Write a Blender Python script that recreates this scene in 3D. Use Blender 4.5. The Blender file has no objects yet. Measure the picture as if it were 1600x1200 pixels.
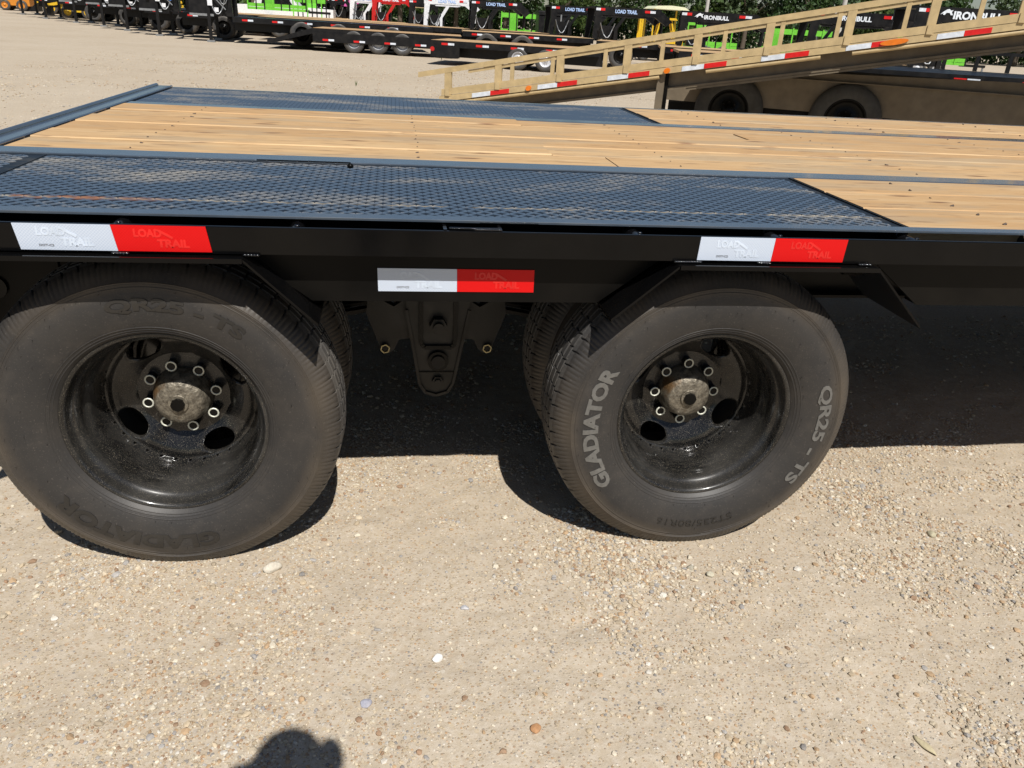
import bpy, bmesh, math, random
import numpy as np
from math import sin, cos, pi, radians
from mathutils import Matrix, Vector
random.seed(7); rng = np.random.default_rng(7)
S = bpy.context.scene; COL = S.collection

# ---------------- camera, sky, sun, exposure ----------------
CAM = Vector((-0.1246, -1.6184, 1.2543)); YAW, PITCH, ROLL, FPX = 0.1636, 0.4387, 0.0616, 1213.9
fwd = Vector((sin(YAW)*cos(PITCH), cos(YAW)*cos(PITCH), -sin(PITCH)))
right = Vector((cos(YAW), -sin(YAW), 0)); up = right.cross(fwd)
r2 = right*cos(ROLL)+up*sin(ROLL); u2 = up*cos(ROLL)-right*sin(ROLL)
cd = bpy.data.cameras.new('camera'); co = bpy.data.objects.new('camera', cd); COL.objects.link(co)
M = Matrix((r2, u2, -fwd)).transposed().to_4x4(); M.translation = CAM; co.matrix_world = M
cd.sensor_width = 36; cd.lens = FPX/1600*36; cd.clip_start = 0.02; cd.clip_end = 2000
S.camera = co
SUN = Vector((0.145, -0.72, 1.0)).normalized()           # towards the sun
W = bpy.data.worlds.new('World'); S.world = W; W.use_nodes = True
nt = W.node_tree; nt.nodes.clear()
sky = nt.nodes.new('ShaderNodeTexSky'); sky.sky_type = 'NISHITA'; sky.sun_disc = False
sky.sun_elevation = math.asin(SUN.z); sky.sun_rotation = math.atan2(SUN.x, SUN.y)
sky.air_density = 1.0; sky.dust_density = 0.6; sky.ozone_density = 1.5
bg = nt.nodes.new('ShaderNodeBackground'); bg.inputs[1].default_value = 0.052
wo = nt.nodes.new('ShaderNodeOutputWorld')
nt.links.new(sky.outputs[0], bg.inputs[0]); nt.links.new(bg.outputs[0], wo.inputs[0])
sl = bpy.data.lights.new('sun', 'SUN'); sl.energy = 5.0; sl.angle = radians(0.5); sl.color = (1, 0.965, 0.91)
so = bpy.data.objects.new('sun', sl); COL.objects.link(so)
so.rotation_euler = SUN.to_track_quat('Z', 'Y').to_euler(); so.location = (0, -5, 8)
S.view_settings.view_transform = 'Standard'; S.view_settings.look = 'None'
S.view_settings.exposure = 0.14; S.view_settings.gamma = 1; S.view_settings.use_curve_mapping = False
S.cycles.max_bounces = 6; S.cycles.diffuse_bounces = 3; S.cycles.glossy_bounces = 3

# ---------------- materials ----------------
def N(nt, t, **k):
    n = nt.nodes.new('ShaderNode'+t)
    for a, b in k.items(): setattr(n, a, b)
    return n
def ramp(nt, src, stops, interp='LINEAR'):
    r = N(nt, 'ValToRGB'); r.color_ramp.interpolation = interp; e = r.color_ramp.elements
    while len(e) < len(stops): e.new(0.5)
    for q, (p, c) in zip(e, stops):
        q.position = p; q.color = (c, c, c, 1) if isinstance(c, (int, float)) else (*c, 1)
    nt.links.new(src, r.inputs[0]); return r.outputs[0]
def mixc(nt, f, a, b, mode='MIX'):
    m = N(nt, 'Mix', data_type='RGBA', blend_type=mode)
    for i, v in ((0, f), (6, a), (7, b)):
        if isinstance(v, (int, float)): m.inputs[i].default_value = v
        elif isinstance(v, tuple): m.inputs[i].default_value = (*v, 1)
        else: nt.links.new(v, m.inputs[i])
    return m.outputs[2]
def coords(nt, scale=(1, 1, 1), kind='Object', rnd=False):
    tc = N(nt, 'TexCoord'); mp = N(nt, 'Mapping'); mp.inputs['Scale'].default_value = scale
    nt.links.new(tc.outputs[kind], mp.inputs[0])
    if rnd:
        oi = N(nt, 'ObjectInfo'); mu = N(nt, 'Math', operation='MULTIPLY'); mu.inputs[1].default_value = 50
        nt.links.new(oi.outputs['Random'], mu.inputs[0]); nt.links.new(mu.outputs[0], mp.inputs['Location'])
    return mp.outputs[0]
def noise(nt, v, scale, detail=4, rough=0.55):
    n = N(nt, 'TexNoise'); n.inputs['Scale'].default_value = scale; n.inputs['Detail'].default_value = detail
    n.inputs['Roughness'].default_value = rough
    if v is not None: nt.links.new(v, n.inputs[0])
    return n.outputs[0]
def voro(nt, v, scale, feature='F1'):
    n = N(nt, 'TexVoronoi', feature=feature); n.inputs['Scale'].default_value = scale; nt.links.new(v, n.inputs[0]); return n
def newmat(name):
    m = bpy.data.materials.new(name); m.use_nodes = True; t = m.node_tree; return m, t, t.nodes['Principled BSDF']
def bump(nt, b, h, strength, dist):
    n = N(nt, 'Bump'); n.inputs['Strength'].default_value = strength; n.inputs['Distance'].default_value = dist
    nt.links.new(h, n.inputs['Height']); nt.links.new(n.outputs[0], b.inputs['Normal'])
def paint(name, col, rough=0.35, metal=0, dust=0.0, dustcol=(.35, .28, .19), dscale=6, coat=0, bumpy=0.0, fine=0.0, finescale=350, spec=.5):
    m, t, b = newmat(name)
    v = coords(t); n1 = noise(t, v, dscale, 6)
    c = mixc(t, ramp(t, noise(t, v, dscale*3.1, 4), [(0.35, 0), (0.7, 1)]), tuple(x*0.85 for x in col), tuple(min(1, x*1.12) for x in col))
    if dust > 0:
        c = mixc(t, ramp(t, n1, [(0.42, 0), (0.75, dust)]), c, dustcol)
    if fine > 0:
        sp = ramp(t, noise(t, v, finescale, 2), [(0.60, 0), (0.70, fine)])
        c = mixc(t, sp, c, (.42, .36, .27))
    t.links.new(c, b.inputs['Base Color'])
    t.links.new(ramp(t, n1, [(0.3, rough*0.8), (0.8, min(1, rough*1.5))]), b.inputs['Roughness'])
    b.inputs['Metallic'].default_value = metal; b.inputs['Coat Weight'].default_value = coat
    b.inputs['Coat Roughness'].default_value = 0.12; b.inputs['Specular IOR Level'].default_value = spec
    if bumpy: bump(t, b, noise(t, v, 40, 3), bumpy, 0.002)
    return m
BLACK = paint('black_gloss_paint', (.0025, .0025, .0027), .16, dust=.006, coat=.12, bumpy=.05, spec=.14)
SUSP = paint('dusty_suspension_steel', (.013, .012, .0105), .5, dust=.06, dscale=9)
BEAD = paint('glossy_weld_paint', (.006, .006, .007), .12, coat=1)
BLACKD = paint('black_dusty_paint', (.0034, .0032, .003), .3, dust=.012, dscale=5, spec=.14)
RIMB = paint('black_rim_paint', (.0055, .0057, .006), .25, dust=.17, dustcol=(.20, .19, .175), coat=.55, fine=.42, finescale=620, dscale=7, spec=.25)
FARBLACK = paint('black_trailer_paint', (.006, .006, .007), .38, dust=.02, spec=.3)
RED = paint('red_paint', (.50, .012, .012), .3)
WHITE = paint('white_paint', (.75, .76, .78), .3)
LIME = paint('lime_green_paint', (.15, .52, .04), .4)
YEL = paint('yellow_paint', (.70, .44, .02), .35)
ORANGE = paint('orange_lens', (.75, .18, .01), .2, coat=.5)
TAN = paint('tan_paint', (.50, .375, .195), .45, dust=.2, dustcol=(.45, .34, .2), dscale=3)
PINK = paint('pink_plastic', (.75, .12, .40), .4)
GREYM = paint('grey_metal', (.30, .31, .32), .4, metal=.6)
SILV = paint('dull_silver_rim', (.36, .37, .39), .4, metal=.2)
CHROME = paint('silver_wheel_paint', (.62, .63, .66), .3, metal=.2)
BRASS = paint('yellow_zinc_plating', (.48, .42, .24), .35, metal=.7)
LUGM = paint('bare_steel_nut_edge', (.70, .70, .60), .4, metal=.4)
ROPE = paint('blue_hose', (.05, .20, .6), .5)
SKIN = paint('skin', (.5, .3, .21), .55); DENIM = paint('denim', (.05, .08, .16), .9); SHIRT = paint('shirt_cloth', (.2, .22, .25), .9); HAIR = paint('hair', (.05, .03, .02), .7)

def hub_mat():
    m, t, b = newmat('dirty_oily_hub_steel'); v = coords(t)
    c = mixc(t, ramp(t, noise(t, v, 75, 7, .75), [(.35, 0), (.65, 1)]), (.060, .050, .037), (.30, .265, .205))
    c = mixc(t, ramp(t, noise(t, v, 16, 4), [(.55, 0), (.7, 1)]), c, (.17, .10, .045))
    t.links.new(c, b.inputs['Base Color']); b.inputs['Roughness'].default_value = .45; b.inputs['Metallic'].default_value = .5
    bump(t, b, noise(t, v, 160, 5), .6, .004); return m
HUB = hub_mat()

def rubber(name, base, brown, amt):
    m, t, b = newmat(name); v = coords(t)
    n1 = noise(t, v, 5, 5); n2 = noise(t, v, 260, 2)
    sep = N(t, 'SeparateXYZ'); t.links.new(v, sep.inputs[0])
    c = mixc(t, ramp(t, n1, [(.3, 0), (.72, amt)]), base, brown)
    c = mixc(t, ramp(t, n2, [(.62, 0), (.72, .5)]), c, tuple(x*2.2 for x in brown))
    ln = N(t, 'VectorMath', operation='LENGTH'); fl = coords(t, (1, 0, 1)); t.links.new(fl, ln.inputs[0])
    band = ramp(t, ln.outputs['Value'], [(.315, 0), (.345, .55), (.362, .5), (.39, .15)]); bn = ramp(t, noise(t, v, 3.3, 5), [(.42, .15), (.6, 1)])
    bm_ = N(t, 'Math', operation='MULTIPLY'); t.links.new(band, bm_.inputs[0]); t.links.new(bn, bm_.inputs[1]); c = mixc(t, bm_.outputs[0], c, (.105, .082, .058))
    sm = coords(t, (1, 1, 1)); c = mixc(t, ramp(t, noise(t, sm, 18, 6, .7), [(.5, 0), (.8, .35)]), c, (.085, .072, .06))
    t.links.new(c, b.inputs['Base Color']); b.inputs['Roughness'].default_value = .5; b.inputs['Specular IOR Level'].default_value = .4
    bump(t, b, noise(t, v, 300, 3), .25, .001); return m
RUB = rubber('black_tyre_rubber', (.024, .0235, .024), (.048, .042, .036), .7)
RUBT = rubber('dusty_tread_rubber', (.034, .034, .036), (.10, .093, .083), .8)
LET_D = paint('tyre_letter_black', (.022, .020, .018), .38, dust=.03)
LET_G = paint('tyre_letter_grey', (.125, .12, .11), .6, dust=.05, dscale=30)

def wood_mat():
    m, t, b = newmat('pine_board')
    v = coords(t, (1, 1, 1), rnd=True); g = coords(t, (1.1, 26, 26), rnd=True); k = coords(t, (2.4, 9, 3), rnd=True)
    oi = N(t, 'ObjectInfo')
    c0 = mixc(t, oi.outputs['Random'], (.50, .320, .155), (.61, .425, .225))
    wv = N(t, 'TexWave', bands_direction='Y'); wv.inputs['Scale'].default_value = 9; wv.inputs['Distortion'].default_value = 5; wv.inputs['Detail'].default_value = 3; wv.inputs['Detail Scale'].default_value = .6
    t.links.new(coords(t, (.35, 2.2, 2.2), rnd=True), wv.inputs[0])
    c = mixc(t, ramp(t, wv.outputs[1], [(.25, .0), (.9, .6)]), c0, (.43, .235, .09))
    c = mixc(t, ramp(t, noise(t, g, 6, 3, .6), [(.47, 0), (.64, .34)]), c, (.37, .22, .10))
    c = mixc(t, ramp(t, noise(t, coords(t, (1, 15, 15), rnd=True), 2.2, 3, .6), [(.48, 0), (.64, .48)]), c, (.42, .25, .11))
    c = mixc(t, ramp(t, noise(t, coords(t, (1.3, 9, 9), rnd=True), 1.7, 4, .6), [(.52, 0), (.66, .32)]), c, (.64, .49, .29))
    c = mixc(t, ramp(t, noise(t, coords(t, (1.2, 5, 5), rnd=True), 1.6, 5), [(.50, 0), (.60, .55)]), c, (.36, .275, .175))
    vo = voro(t, k, 1.3); c = mixc(t, ramp(t, vo.outputs['Distance'], [(.06, .95), (.17, 0)]), c, (.15, .065, .03))
    c = mixc(t, ramp(t, noise(t, coords(t, (2, 16, 16), rnd=True), 3, 3, .6), [(.60, 0), (.66, .7)]), c, (.24, .135, .07))
    t.links.new(c, b.inputs['Base Color']); b.inputs['Roughness'].default_value = .68
    bump(t, b, noise(t, g, 14, 4), .35, .002); return m
WOOD = wood_mat()

def tread_mat(name, base, dust, lo, gloss, coat):
    m, t, b = newmat(name)
    v = coords(t); a = noise(t, coords(t, (.8, 2.0, 1)), 2.6, 7, .66); fi = noise(t, v, 90, 4, .7)
    mu = N(t, 'Math', operation='ADD'); t.links.new(a, mu.inputs[0])
    m2 = N(t, 'Math', operation='MULTIPLY'); m2.inputs[1].default_value = .28; t.links.new(fi, m2.inputs[0]); t.links.new(m2.outputs[0], mu.inputs[1])
    mask = ramp(t, mu.outputs[0], [(lo, .0), (lo+.26, dust)])
    c = mixc(t, mask, base, (.36, .31, .23)); b.inputs['Specular IOR Level'].default_value = .3+.6*coat
    sp = N(t, 'SeparateXYZ'); t.links.new(v, sp.inputs[0]); ab = None
    q = N(t, 'Math', operation='SUBTRACT'); t.links.new(sp.outputs[1], q.inputs[0]); q.inputs[1].default_value = .135
    ab = N(t, 'Math', operation='ABSOLUTE'); t.links.new(q.outputs[0], ab.inputs[0])
    ln = ramp(t, ab.outputs[0], [(.0025, 1), (.006, 0)]); nz = ramp(t, noise(t, coords(t, (3, 3, 3)), 4, 4), [(.38, 0), (.5, .75)])
    mm = N(t, 'Math', operation='MULTIPLY'); t.links.new(ln, mm.inputs[0]); t.links.new(nz, mm.inputs[1]); c = mixc(t, mm.outputs[0], c, (.42, .36, .26))
    rx = N(t, 'MapRange'); t.links.new(sp.outputs[0], rx.inputs[0]); rx.inputs[1].default_value = -.55; rx.inputs[2].default_value = -.75
    l2 = ramp(t, ab.outputs[0], [(.006, 1), (.02, 0)]); m3 = N(t, 'Math', operation='MULTIPLY'); t.links.new(l2, m3.inputs[0]); t.links.new(rx.outputs[0], m3.inputs[1])
    m4 = N(t, 'Math', operation='MULTIPLY'); t.links.new(m3.outputs[0], m4.inputs[0]); t.links.new(ramp(t, noise(t, v, 9, 4), [(.48, 0), (.56, .8)]), m4.inputs[1])
    c = mixc(t, m4.outputs[0], c, (.26, .10, .035))
    t.links.new(c, b.inputs['Base Color'])
    t.links.new(ramp(t, mask, [(0, gloss), (.8, .75)]), b.inputs['Roughness']); b.inputs['Coat Weight'].default_value = coat
    b.inputs['Coat Roughness'].default_value = .2
    bump(t, b, noise(t, v, 120, 3), .12, .001); return m
TREAD = tread_mat('dusty_black_treadplate', (.005, .008, .013), .22, .70, .5, .15); TREADBAR = tread_mat('worn_sky_tinted_bar', (.060, .088, .125), .75, .64, .22, 1)  # black plate and worn bars; blue in the base colours imitates reflected sky
EDGE = paint('worn_black_steel_sky_tint', (.052, .070, .094), .22, dust=.35, dustcol=(.12, .12, .115), dscale=5, coat=1, spec=.9)  # black paint; its blue-grey base has the sky's reflection mixed into the colour

def tape_mat(name, a, bcol):
    m, t, b = newmat(name); v = coords(t, (1, 1, 1))
    rx = N(t, 'VectorRotate'); rx.inputs['Axis'].default_value = (0, 1, 0); rx.inputs['Angle'].default_value = radians(45); t.links.new(v, rx.inputs[0])
    sp = N(t, 'SeparateXYZ'); t.links.new(rx.outputs[0], sp.inputs[0])
    outs = []
    for ch in (0, 2):
        q = N(t, 'Math', operation='MULTIPLY'); q.inputs[1].default_value = 230; t.links.new(sp.outputs[ch], q.inputs[0])
        f = N(t, 'Math', operation='FRACT'); t.links.new(q.outputs[0], f.inputs[0])
        l = N(t, 'Math', operation='LESS_THAN'); l.inputs[1].default_value = .2; t.links.new(f.outputs[0], l.inputs[0]); outs.append(l.outputs[0])
    mx = N(t, 'Math', operation='MAXIMUM'); t.links.new(outs[0], mx.inputs[0]); t.links.new(outs[1], mx.inputs[1])
    mu = N(t, 'Math', operation='MULTIPLY'); mu.inputs[1].default_value = .6; t.links.new(mx.outputs[0], mu.inputs[0])
    t.links.new(mixc(t, mu.outputs[0], a, bcol), b.inputs['Base Color'])
    b.inputs['Roughness'].default_value = .45; b.inputs['Specular IOR Level'].default_value = .2; b.inputs['Coat Weight'].default_value = .05; return m
TAPE_W = tape_mat('white_reflective_film', (.47, .53, .63), (.66, .71, .78))
TAPE_R = tape_mat('red_reflective_film', (.60, .004, .005), (.70, .010, .008))
TXT_W = paint('pale_film_print', (.60, .67, .77), .35); TXT_R = paint('light_red_film_print', (.72, .016, .012), .35)
TXT_K = paint('grey_small_print', (.18, .19, .21), .5); TXT_BG = paint('white_decal', (.75, .80, .86), .4); TXT_BL = paint('blue_white_decal', (.40, .55, .85), .4)

def ground_mat():
    m, t, b = newmat('gravelly_sand'); v = coords(t)
    big = noise(t, v, .35, 5); mid = noise(t, v, 3.0, 5, .6); fin = noise(t, v, 60, 5, .75); vf = noise(t, v, 420, 2, .6)
    c = mixc(t, ramp(t, big, [(.35, 0), (.7, 1)]), (.43, .362, .280), (.51, .445, .358))
    c = mixc(t, ramp(t, mid, [(.4, 0), (.7, .5)]), c, (.55, .475, .375))
    c = mixc(t, ramp(t, fin, [(.42, .5), (.6, 0)]), c, (.38, .30, .20))
    vo = voro(t, v, 150); vo2 = voro(t, v, 62)
    pc = ramp(t, N(t, 'SeparateColor').outputs[0], [(0, 0), (1, 1)])
    def peb(vo, lo, hi, amt):
        sc = N(t, 'SeparateColor'); t.links.new(vo.outputs['Color'], sc.inputs[0])
        col = ramp(t, sc.outputs[0], [(0, (.62, .54, .42)), (.3, (.30, .19, .10)), (.5, (.52, .42, .27)), (.7, (.24, .23, .23)), (.85, (.46, .28, .14)), (1, (.70, .66, .58))])
        sel = ramp(t, sc.outputs[1], [(.45, 0), (.5, amt)]); d = ramp(t, vo.outputs['Distance'], [(lo, 1), (hi, 0)])
        mm = N(t, 'Math', operation='MULTIPLY'); t.links.new(sel, mm.inputs[0]); t.links.new(d, mm.inputs[1]); return col, mm.outputs[0]
    c1, f1 = peb(vo, .32, .42, .85); c = mixc(t, f1, c, c1)
    c2, f2 = peb(vo2, .28, .36, .4); c = mixc(t, f2, c, c2)
    c = mixc(t, ramp(t, vf, [(.33, .22), (.45, 0)]), c, (.27, .21, .15))
    c = mixc(t, ramp(t, vf, [(.62, 0), (.7, .5)]), c, (.66, .58, .46))
    t.links.new(c, b.inputs['Base Color']); b.inputs['Roughness'].default_value = .95; b.inputs['Specular IOR Level'].default_value = .15
    h = N(t, 'Math', operation='ADD'); t.links.new(fin, h.inputs[0]); t.links.new(f1, h.inputs[1])
    bump(t, b, h.outputs[0], .55, .004); return m
GROUND = ground_mat()
def attr_mat(name, rough=.85, sub=None):
    m, t, b = newmat(name); a = N(t, 'Attribute'); a.attribute_name = 'col'
    n = noise(t, coords(t), 300, 3); c = mixc(t, ramp(t, n, [(.35, 0), (.7, .4)]), a.outputs['Color'], (.36, .29, .20)) if sub is None else a.outputs['Color']
    t.links.new(c, b.inputs['Base Color']); b.inputs['Roughness'].default_value = rough; b.inputs['Specular IOR Level'].default_value = .25; return m
PEB = attr_mat('pebble_stone')
def leaf_mat(name, c1, c2):
    m, t, b = newmat(name); c = mixc(t, ramp(t, noise(t, coords(t), 1.3, 4), [(.35, 0), (.65, 1)]), c1, c2)
    t.links.new(c, b.inputs['Base Color']); b.inputs['Roughness'].default_value = .6
    tr = N(t, 'BsdfTranslucent'); t.links.new(c, tr.inputs[0]); mx = N(t, 'MixShader'); mx.inputs[0].default_value = .3
    t.links.new(b.outputs[0], mx.inputs[1]); t.links.new(tr.outputs[0], mx.inputs[2]); t.links.new(mx.outputs[0], t.nodes['Material Output'].inputs[0]); return m
LEAF = [leaf_mat('dark_leaf', (.022, .052, .012), (.055, .105, .022)), leaf_mat('mid_leaf', (.035, .075, .015), (.085, .145, .03)), leaf_mat('grey_green_leaf', (.035, .062, .022), (.075, .115, .04))]
BARK = paint('bark', (.09, .07, .05), .9, bumpy=.6); GRASS = leaf_mat('grass_blade', (.06, .10, .025), (.13, .17, .05))
POLE = paint('grey_pole', (.45, .43, .40), .7)

# ---------------- mesh helpers ----------------
def children(o): return [c for c in bpy.data.objects if c.parent == o]
def empty(name, loc=(0, 0, 0), rz=0, parent=None):
    o = bpy.data.objects.new(name, None); COL.objects.link(o); o.location = loc; o.rotation_euler = (0, 0, rz); o.parent = parent; o.empty_display_size = .1; return o
def tag(o, label=None, cat=None, group=None, kind=None):
    for k, v in (('label', label), ('category', cat), ('group', group), ('kind', kind)):
        if v: o[k] = v
    return o
def link(name, me, parent=None, loc=None):
    o = bpy.data.objects.new(name, me); COL.objects.link(o); o.parent = parent
    if loc is not None: o.location = loc
    return o
class MB:
    def __init__(s): s.v = []; s.f = []; s.sm = []
    def add(s, vs, fs, smooth=False):
        b = len(s.v); s.v += [tuple(x) for x in vs]; s.f += [tuple(b+i for i in f) for f in fs]; s.sm += [smooth]*len(fs); return s
    def box(s, x0, x1, y0, y1, z0, z1):
        v = [(x, y, z) for x in (x0, x1) for y in (y0, y1) for z in (z0, z1)]
        return s.add(v, [(0, 1, 3, 2), (4, 6, 7, 5), (0, 4, 5, 1), (2, 3, 7, 6), (0, 2, 6, 4), (1, 5, 7, 3)])
    def bbox(s, x0, x1, y0, y1, z0, z1, c=.002):
        # box with chamfered long edges on top (cross-section octagon along x)
        p = [(y0, z0), (y1, z0), (y1, z1-c), (y1-c, z1), (y0+c, z1), (y0, z1-c)]
        v = [(x, a, b) for x in (x0, x1) for a, b in p]; n = len(p)
        return s.add(v, [tuple(range(n))[::-1], tuple(range(n, 2*n))]+[(i, (i+1) % n, n+(i+1) % n, n+i) for i in range(n)][::1])
    def prism(s, poly, y0, y1):              # polygon in x,z extruded along y
        n = len(poly); v = [(x, y0, z) for x, z in poly]+[(x, y1, z) for x, z in poly]
        return s.add(v, [tuple(range(n)), tuple(range(2*n-1, n-1, -1))]+[(i, n+i, n+(i+1) % n, (i+1) % n) for i in range(n)])
    def bar(s, a, b, w, h=None, upv=(0, 0, 1)):
        h = h or w; a, b = Vector(a), Vector(b); d = (b-a).normalized(); u = Vector(upv)
        if abs(d.dot(u)) > .99: u = Vector((0, 1, 0))
        sd = d.cross(u).normalized(); u = sd.cross(d)
        v = [p+sd*i*w/2+u*j*h/2 for p in (a, b) for i, j in ((-1, -1), (1, -1), (1, 1), (-1, 1))]
        return s.add(v, [(3, 2, 1, 0), (4, 5, 6, 7)]+[(i, (i+1) % 4, 4+(i+1) % 4, 4+i) for i in range(4)])
    def cyl(s, a, b, r, n=16, r1=None, smooth=True, cap=True):
        a, b = Vector(a), Vector(b); d = (b-a).normalized(); u = Vector((0, 0, 1)) if abs(d.z) < .9 else Vector((1, 0, 0))
        x = d.cross(u).normalized(); y = d.cross(x); r1 = r if r1 is None else r1
        v = [p+(x*cos(2*pi*i/n)+y*sin(2*pi*i/n))*q for p, q in ((a, r), (b, r1)) for i in range(n)]
        s.add(v, [(i, n+i, n+(i+1) % n, (i+1) % n) for i in range(n)], smooth)
        if cap: s.add(v, [tuple(range(n)), tuple(range(2*n-1, n-1, -1))])
        return s
    def lathe(s, prof, n=64, smooth=True, closed=False):   # profile (r, y) about the y axis
        v = [(r*cos(2*pi*i/n), y, r*sin(2*pi*i/n)) for i in range(n) for r, y in prof]; m = len(prof)
        f = [(i*m+j, i*m+j+1, ((i+1) % n)*m+j+1, ((i+1) % n)*m+j) for i in range(n) for j in range(m-1)]
        return s.add(v, f, smooth)
    def blob(s, c, r, n=8, m=5):
        v = []; c = Vector(c); r = r if hasattr(r, '__len__') else (r, r, r)
        for j in range(1, m):
            for i in range(n): v.append((c.x+r[0]*sin(pi*j/m)*cos(2*pi*i/n), c.y+r[1]*sin(pi*j/m)*sin(2*pi*i/n), c.z+r[2]*cos(pi*j/m)))
        v += [(c.x, c.y, c.z+r[2]), (c.x, c.y, c.z-r[2])]; f = []
        for j in range(m-2):
            for i in range(n): f.append((j*n+i, (j+1)*n+i, (j+1)*n+(i+1) % n, j*n+(i+1) % n))
        t0, t1 = len(v)-2, len(v)-1
        f += [(t0, i, (i+1) % n) for i in range(n)]+[(t1, (m-2)*n+(i+1) % n, (m-2)*n+i) for i in range(n)]
        return s.add(v, f, True)
    def mesh(s, name, mat):
        me = bpy.data.meshes.new(name); me.from_pydata(s.v, [], s.f); me.update()
        me.polygons.foreach_set('use_smooth', s.sm)
        bm = bmesh.new(); bm.from_mesh(me); bmesh.ops.recalc_face_normals(bm, faces=bm.faces); bm.to_mesh(me); bm.free()
        me.materials.append(mat); return me
    def build(s, name, mat, parent=None, loc=None): return link(name, s.mesh(name, mat), parent, loc)
def sharp(o, ang=35):
    me = o.data if hasattr(o, 'data') else o
    bm = bmesh.new(); bm.from_mesh(me); bmesh.ops.remove_doubles(bm, verts=bm.verts, dist=1e-6)
    for e in bm.edges:
        if len(e.link_faces) == 2 and e.calc_face_angle(0) > radians(ang): e.smooth = False
    bm.to_mesh(me); bm.free()
def np_mesh(name, V, F, mat, cols=None, smooth=False):
    me = bpy.data.meshes.new(name); V = np.asarray(V, dtype=np.float32); F = np.asarray(F, dtype=np.int32); k = F.shape[1]
    me.vertices.add(len(V)); me.vertices.foreach_set('co', V.ravel())
    me.loops.add(F.size); me.loops.foreach_set('vertex_index', F.ravel())
    me.polygons.add(len(F)); me.polygons.foreach_set('loop_start', np.arange(len(F), dtype=np.int32)*k)
    try: me.polygons.foreach_set('loop_total', np.full(len(F), k, dtype=np.int32))
    except Exception: pass
    me.polygons.foreach_set('use_smooth', np.full(len(F), smooth))
    me.update(calc_edges=True); me.validate()
    if cols is not None:
        a = me.color_attributes.new('col', 'FLOAT_COLOR', 'POINT'); a.data.foreach_set('color', np.asarray(cols, dtype=np.float32).ravel())
    me.materials.append(mat); return me
def copy_tree(o, parent=None):
    c = o.copy(); COL.objects.link(c); c.parent = parent
    for ch in children(o): copy_tree(ch, c)
    return c
_tc = {}
def text_geo(s, bold=.02, ext=.05, shear=0.0):
    key = (s, bold, ext, shear)
    if key in _tc: return _tc[key]
    cu = bpy.data.curves.new('t', 'FONT'); cu.body = s; cu.size = 1; cu.offset = bold; cu.extrude = ext; cu.shear = shear; cu.resolution_u = 3
    o = bpy.data.objects.new('t', cu); COL.objects.link(o); dg = bpy.context.evaluated_depsgraph_get(); e = o.evaluated_get(dg); me = e.to_mesh()
    bm = bmesh.new(); bm.from_mesh(me)
    for q in (.12, .24, .36, .48, .6): bmesh.ops.bisect_plane(bm, geom=bm.verts[:]+bm.edges[:]+bm.faces[:], plane_co=(0, q, 0), plane_no=(0, 1, 0))
    bm.verts.index_update(); V = np.array([v.co[:] for v in bm.verts]); F = [tuple(v.index for v in p.verts) for p in bm.faces]; bm.free()
    e.to_mesh_clear(); bpy.data.objects.remove(o); bpy.data.curves.remove(cu); _tc[key] = (V, F); return V, F
def text_flat(name, s, h, x0, z0, y, mat, parent, width=None, bold=.02, ext=.001, shear=0.0):
    """upright text facing -y; capital height h; starts at x0, baseline z0; its face at y"""
    V, F = text_geo(s, bold, .5, shear); V = V.copy(); sc = h/.69; V[:, 0] -= V[:, 0].min()
    sx = width/V[:, 0].max() if width else sc
    P = [(x0+a*sx, y-c*2*ext, z0+b*sc) for a, b, c in V]
    m = MB(); m.add(P, F); return m.build(name, mat, parent)
def text_arc(name, s, h, r0, a0, a1, yface, mat, parent, bold=.03, slope=0.0):
    """capitals bent clockwise about the y axis, tops outward, from angle a0 to a1 (degrees, 0 = +x, counted towards +z); one mesh per letter"""
    V, F = text_geo(s, bold, .5); x0 = V[:, 0].min(); w = V[:, 0].max()-x0; sc = h/.69
    for i, ch in enumerate(s):
        if ch == ' ': continue
        P, G = text_geo(ch, bold, .5); xe = text_geo(s[:i+1], bold, .5)[0][:, 0].max(); P = P.copy(); P[:, 0] += xe-P[:, 0].max()-x0; Q = []
        for a, b, c in P:
            th = radians(a0+(a1-a0)*a/w); r = r0+b*sc; Q.append((r*cos(th), yface(r)-.0003-(c+.5)*.0016, r*sin(th)))
        m = MB(); m.add(Q, G); m.build('letter', mat, parent)

# ---------------- ground ----------------
def vnoise(x, y, s, seed):
    r = np.random.default_rng(seed); T = r.random((64, 64)); X = x/s; Y = y/s; xi = np.floor(X).astype(int); yi = np.floor(Y).astype(int)
    fx = X-xi; fy = Y-yi; fx = fx*fx*(3-2*fx); fy = fy*fy*(3-2*fy); g = lambda a, b: T[a % 64, b % 64]
    return (g(xi, yi)*(1-fx)+g(xi+1, yi)*fx)*(1-fy)+(g(xi, yi+1)*(1-fx)+g(xi+1, yi+1)*fx)*fy-.5
def ground_h(x, y):
    h = vnoise(x, y, .9, 1)*.014+vnoise(x, y, .23, 2)*.009+vnoise(x, y, .07, 3)*.006+vnoise(x, y, .03, 4)*.0040
    fade = np.clip((y+3)/1, 0, 1)
    for cx in (-.643, .643):      # the ground is flat where the tyres bear on it
        for cy in (.13, .45, 2.14, 2.46):
            d = np.sqrt((x-cx)**2+((y-cy)*1.0)**2); fade = fade*np.clip((d-.12)/.3, 0.05, 1)
    return h*fade*1.0-.0015
xs = np.concatenate([-np.geomspace(400, 2.0, 40), np.arange(-1.95, 3.6, .0125), np.geomspace(3.65, 400, 40)])
ys = np.concatenate([-np.geomspace(60, 1.0, 14), np.arange(-.97, 1.6, .0125), np.geomspace(1.65, 500, 60)])
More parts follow.
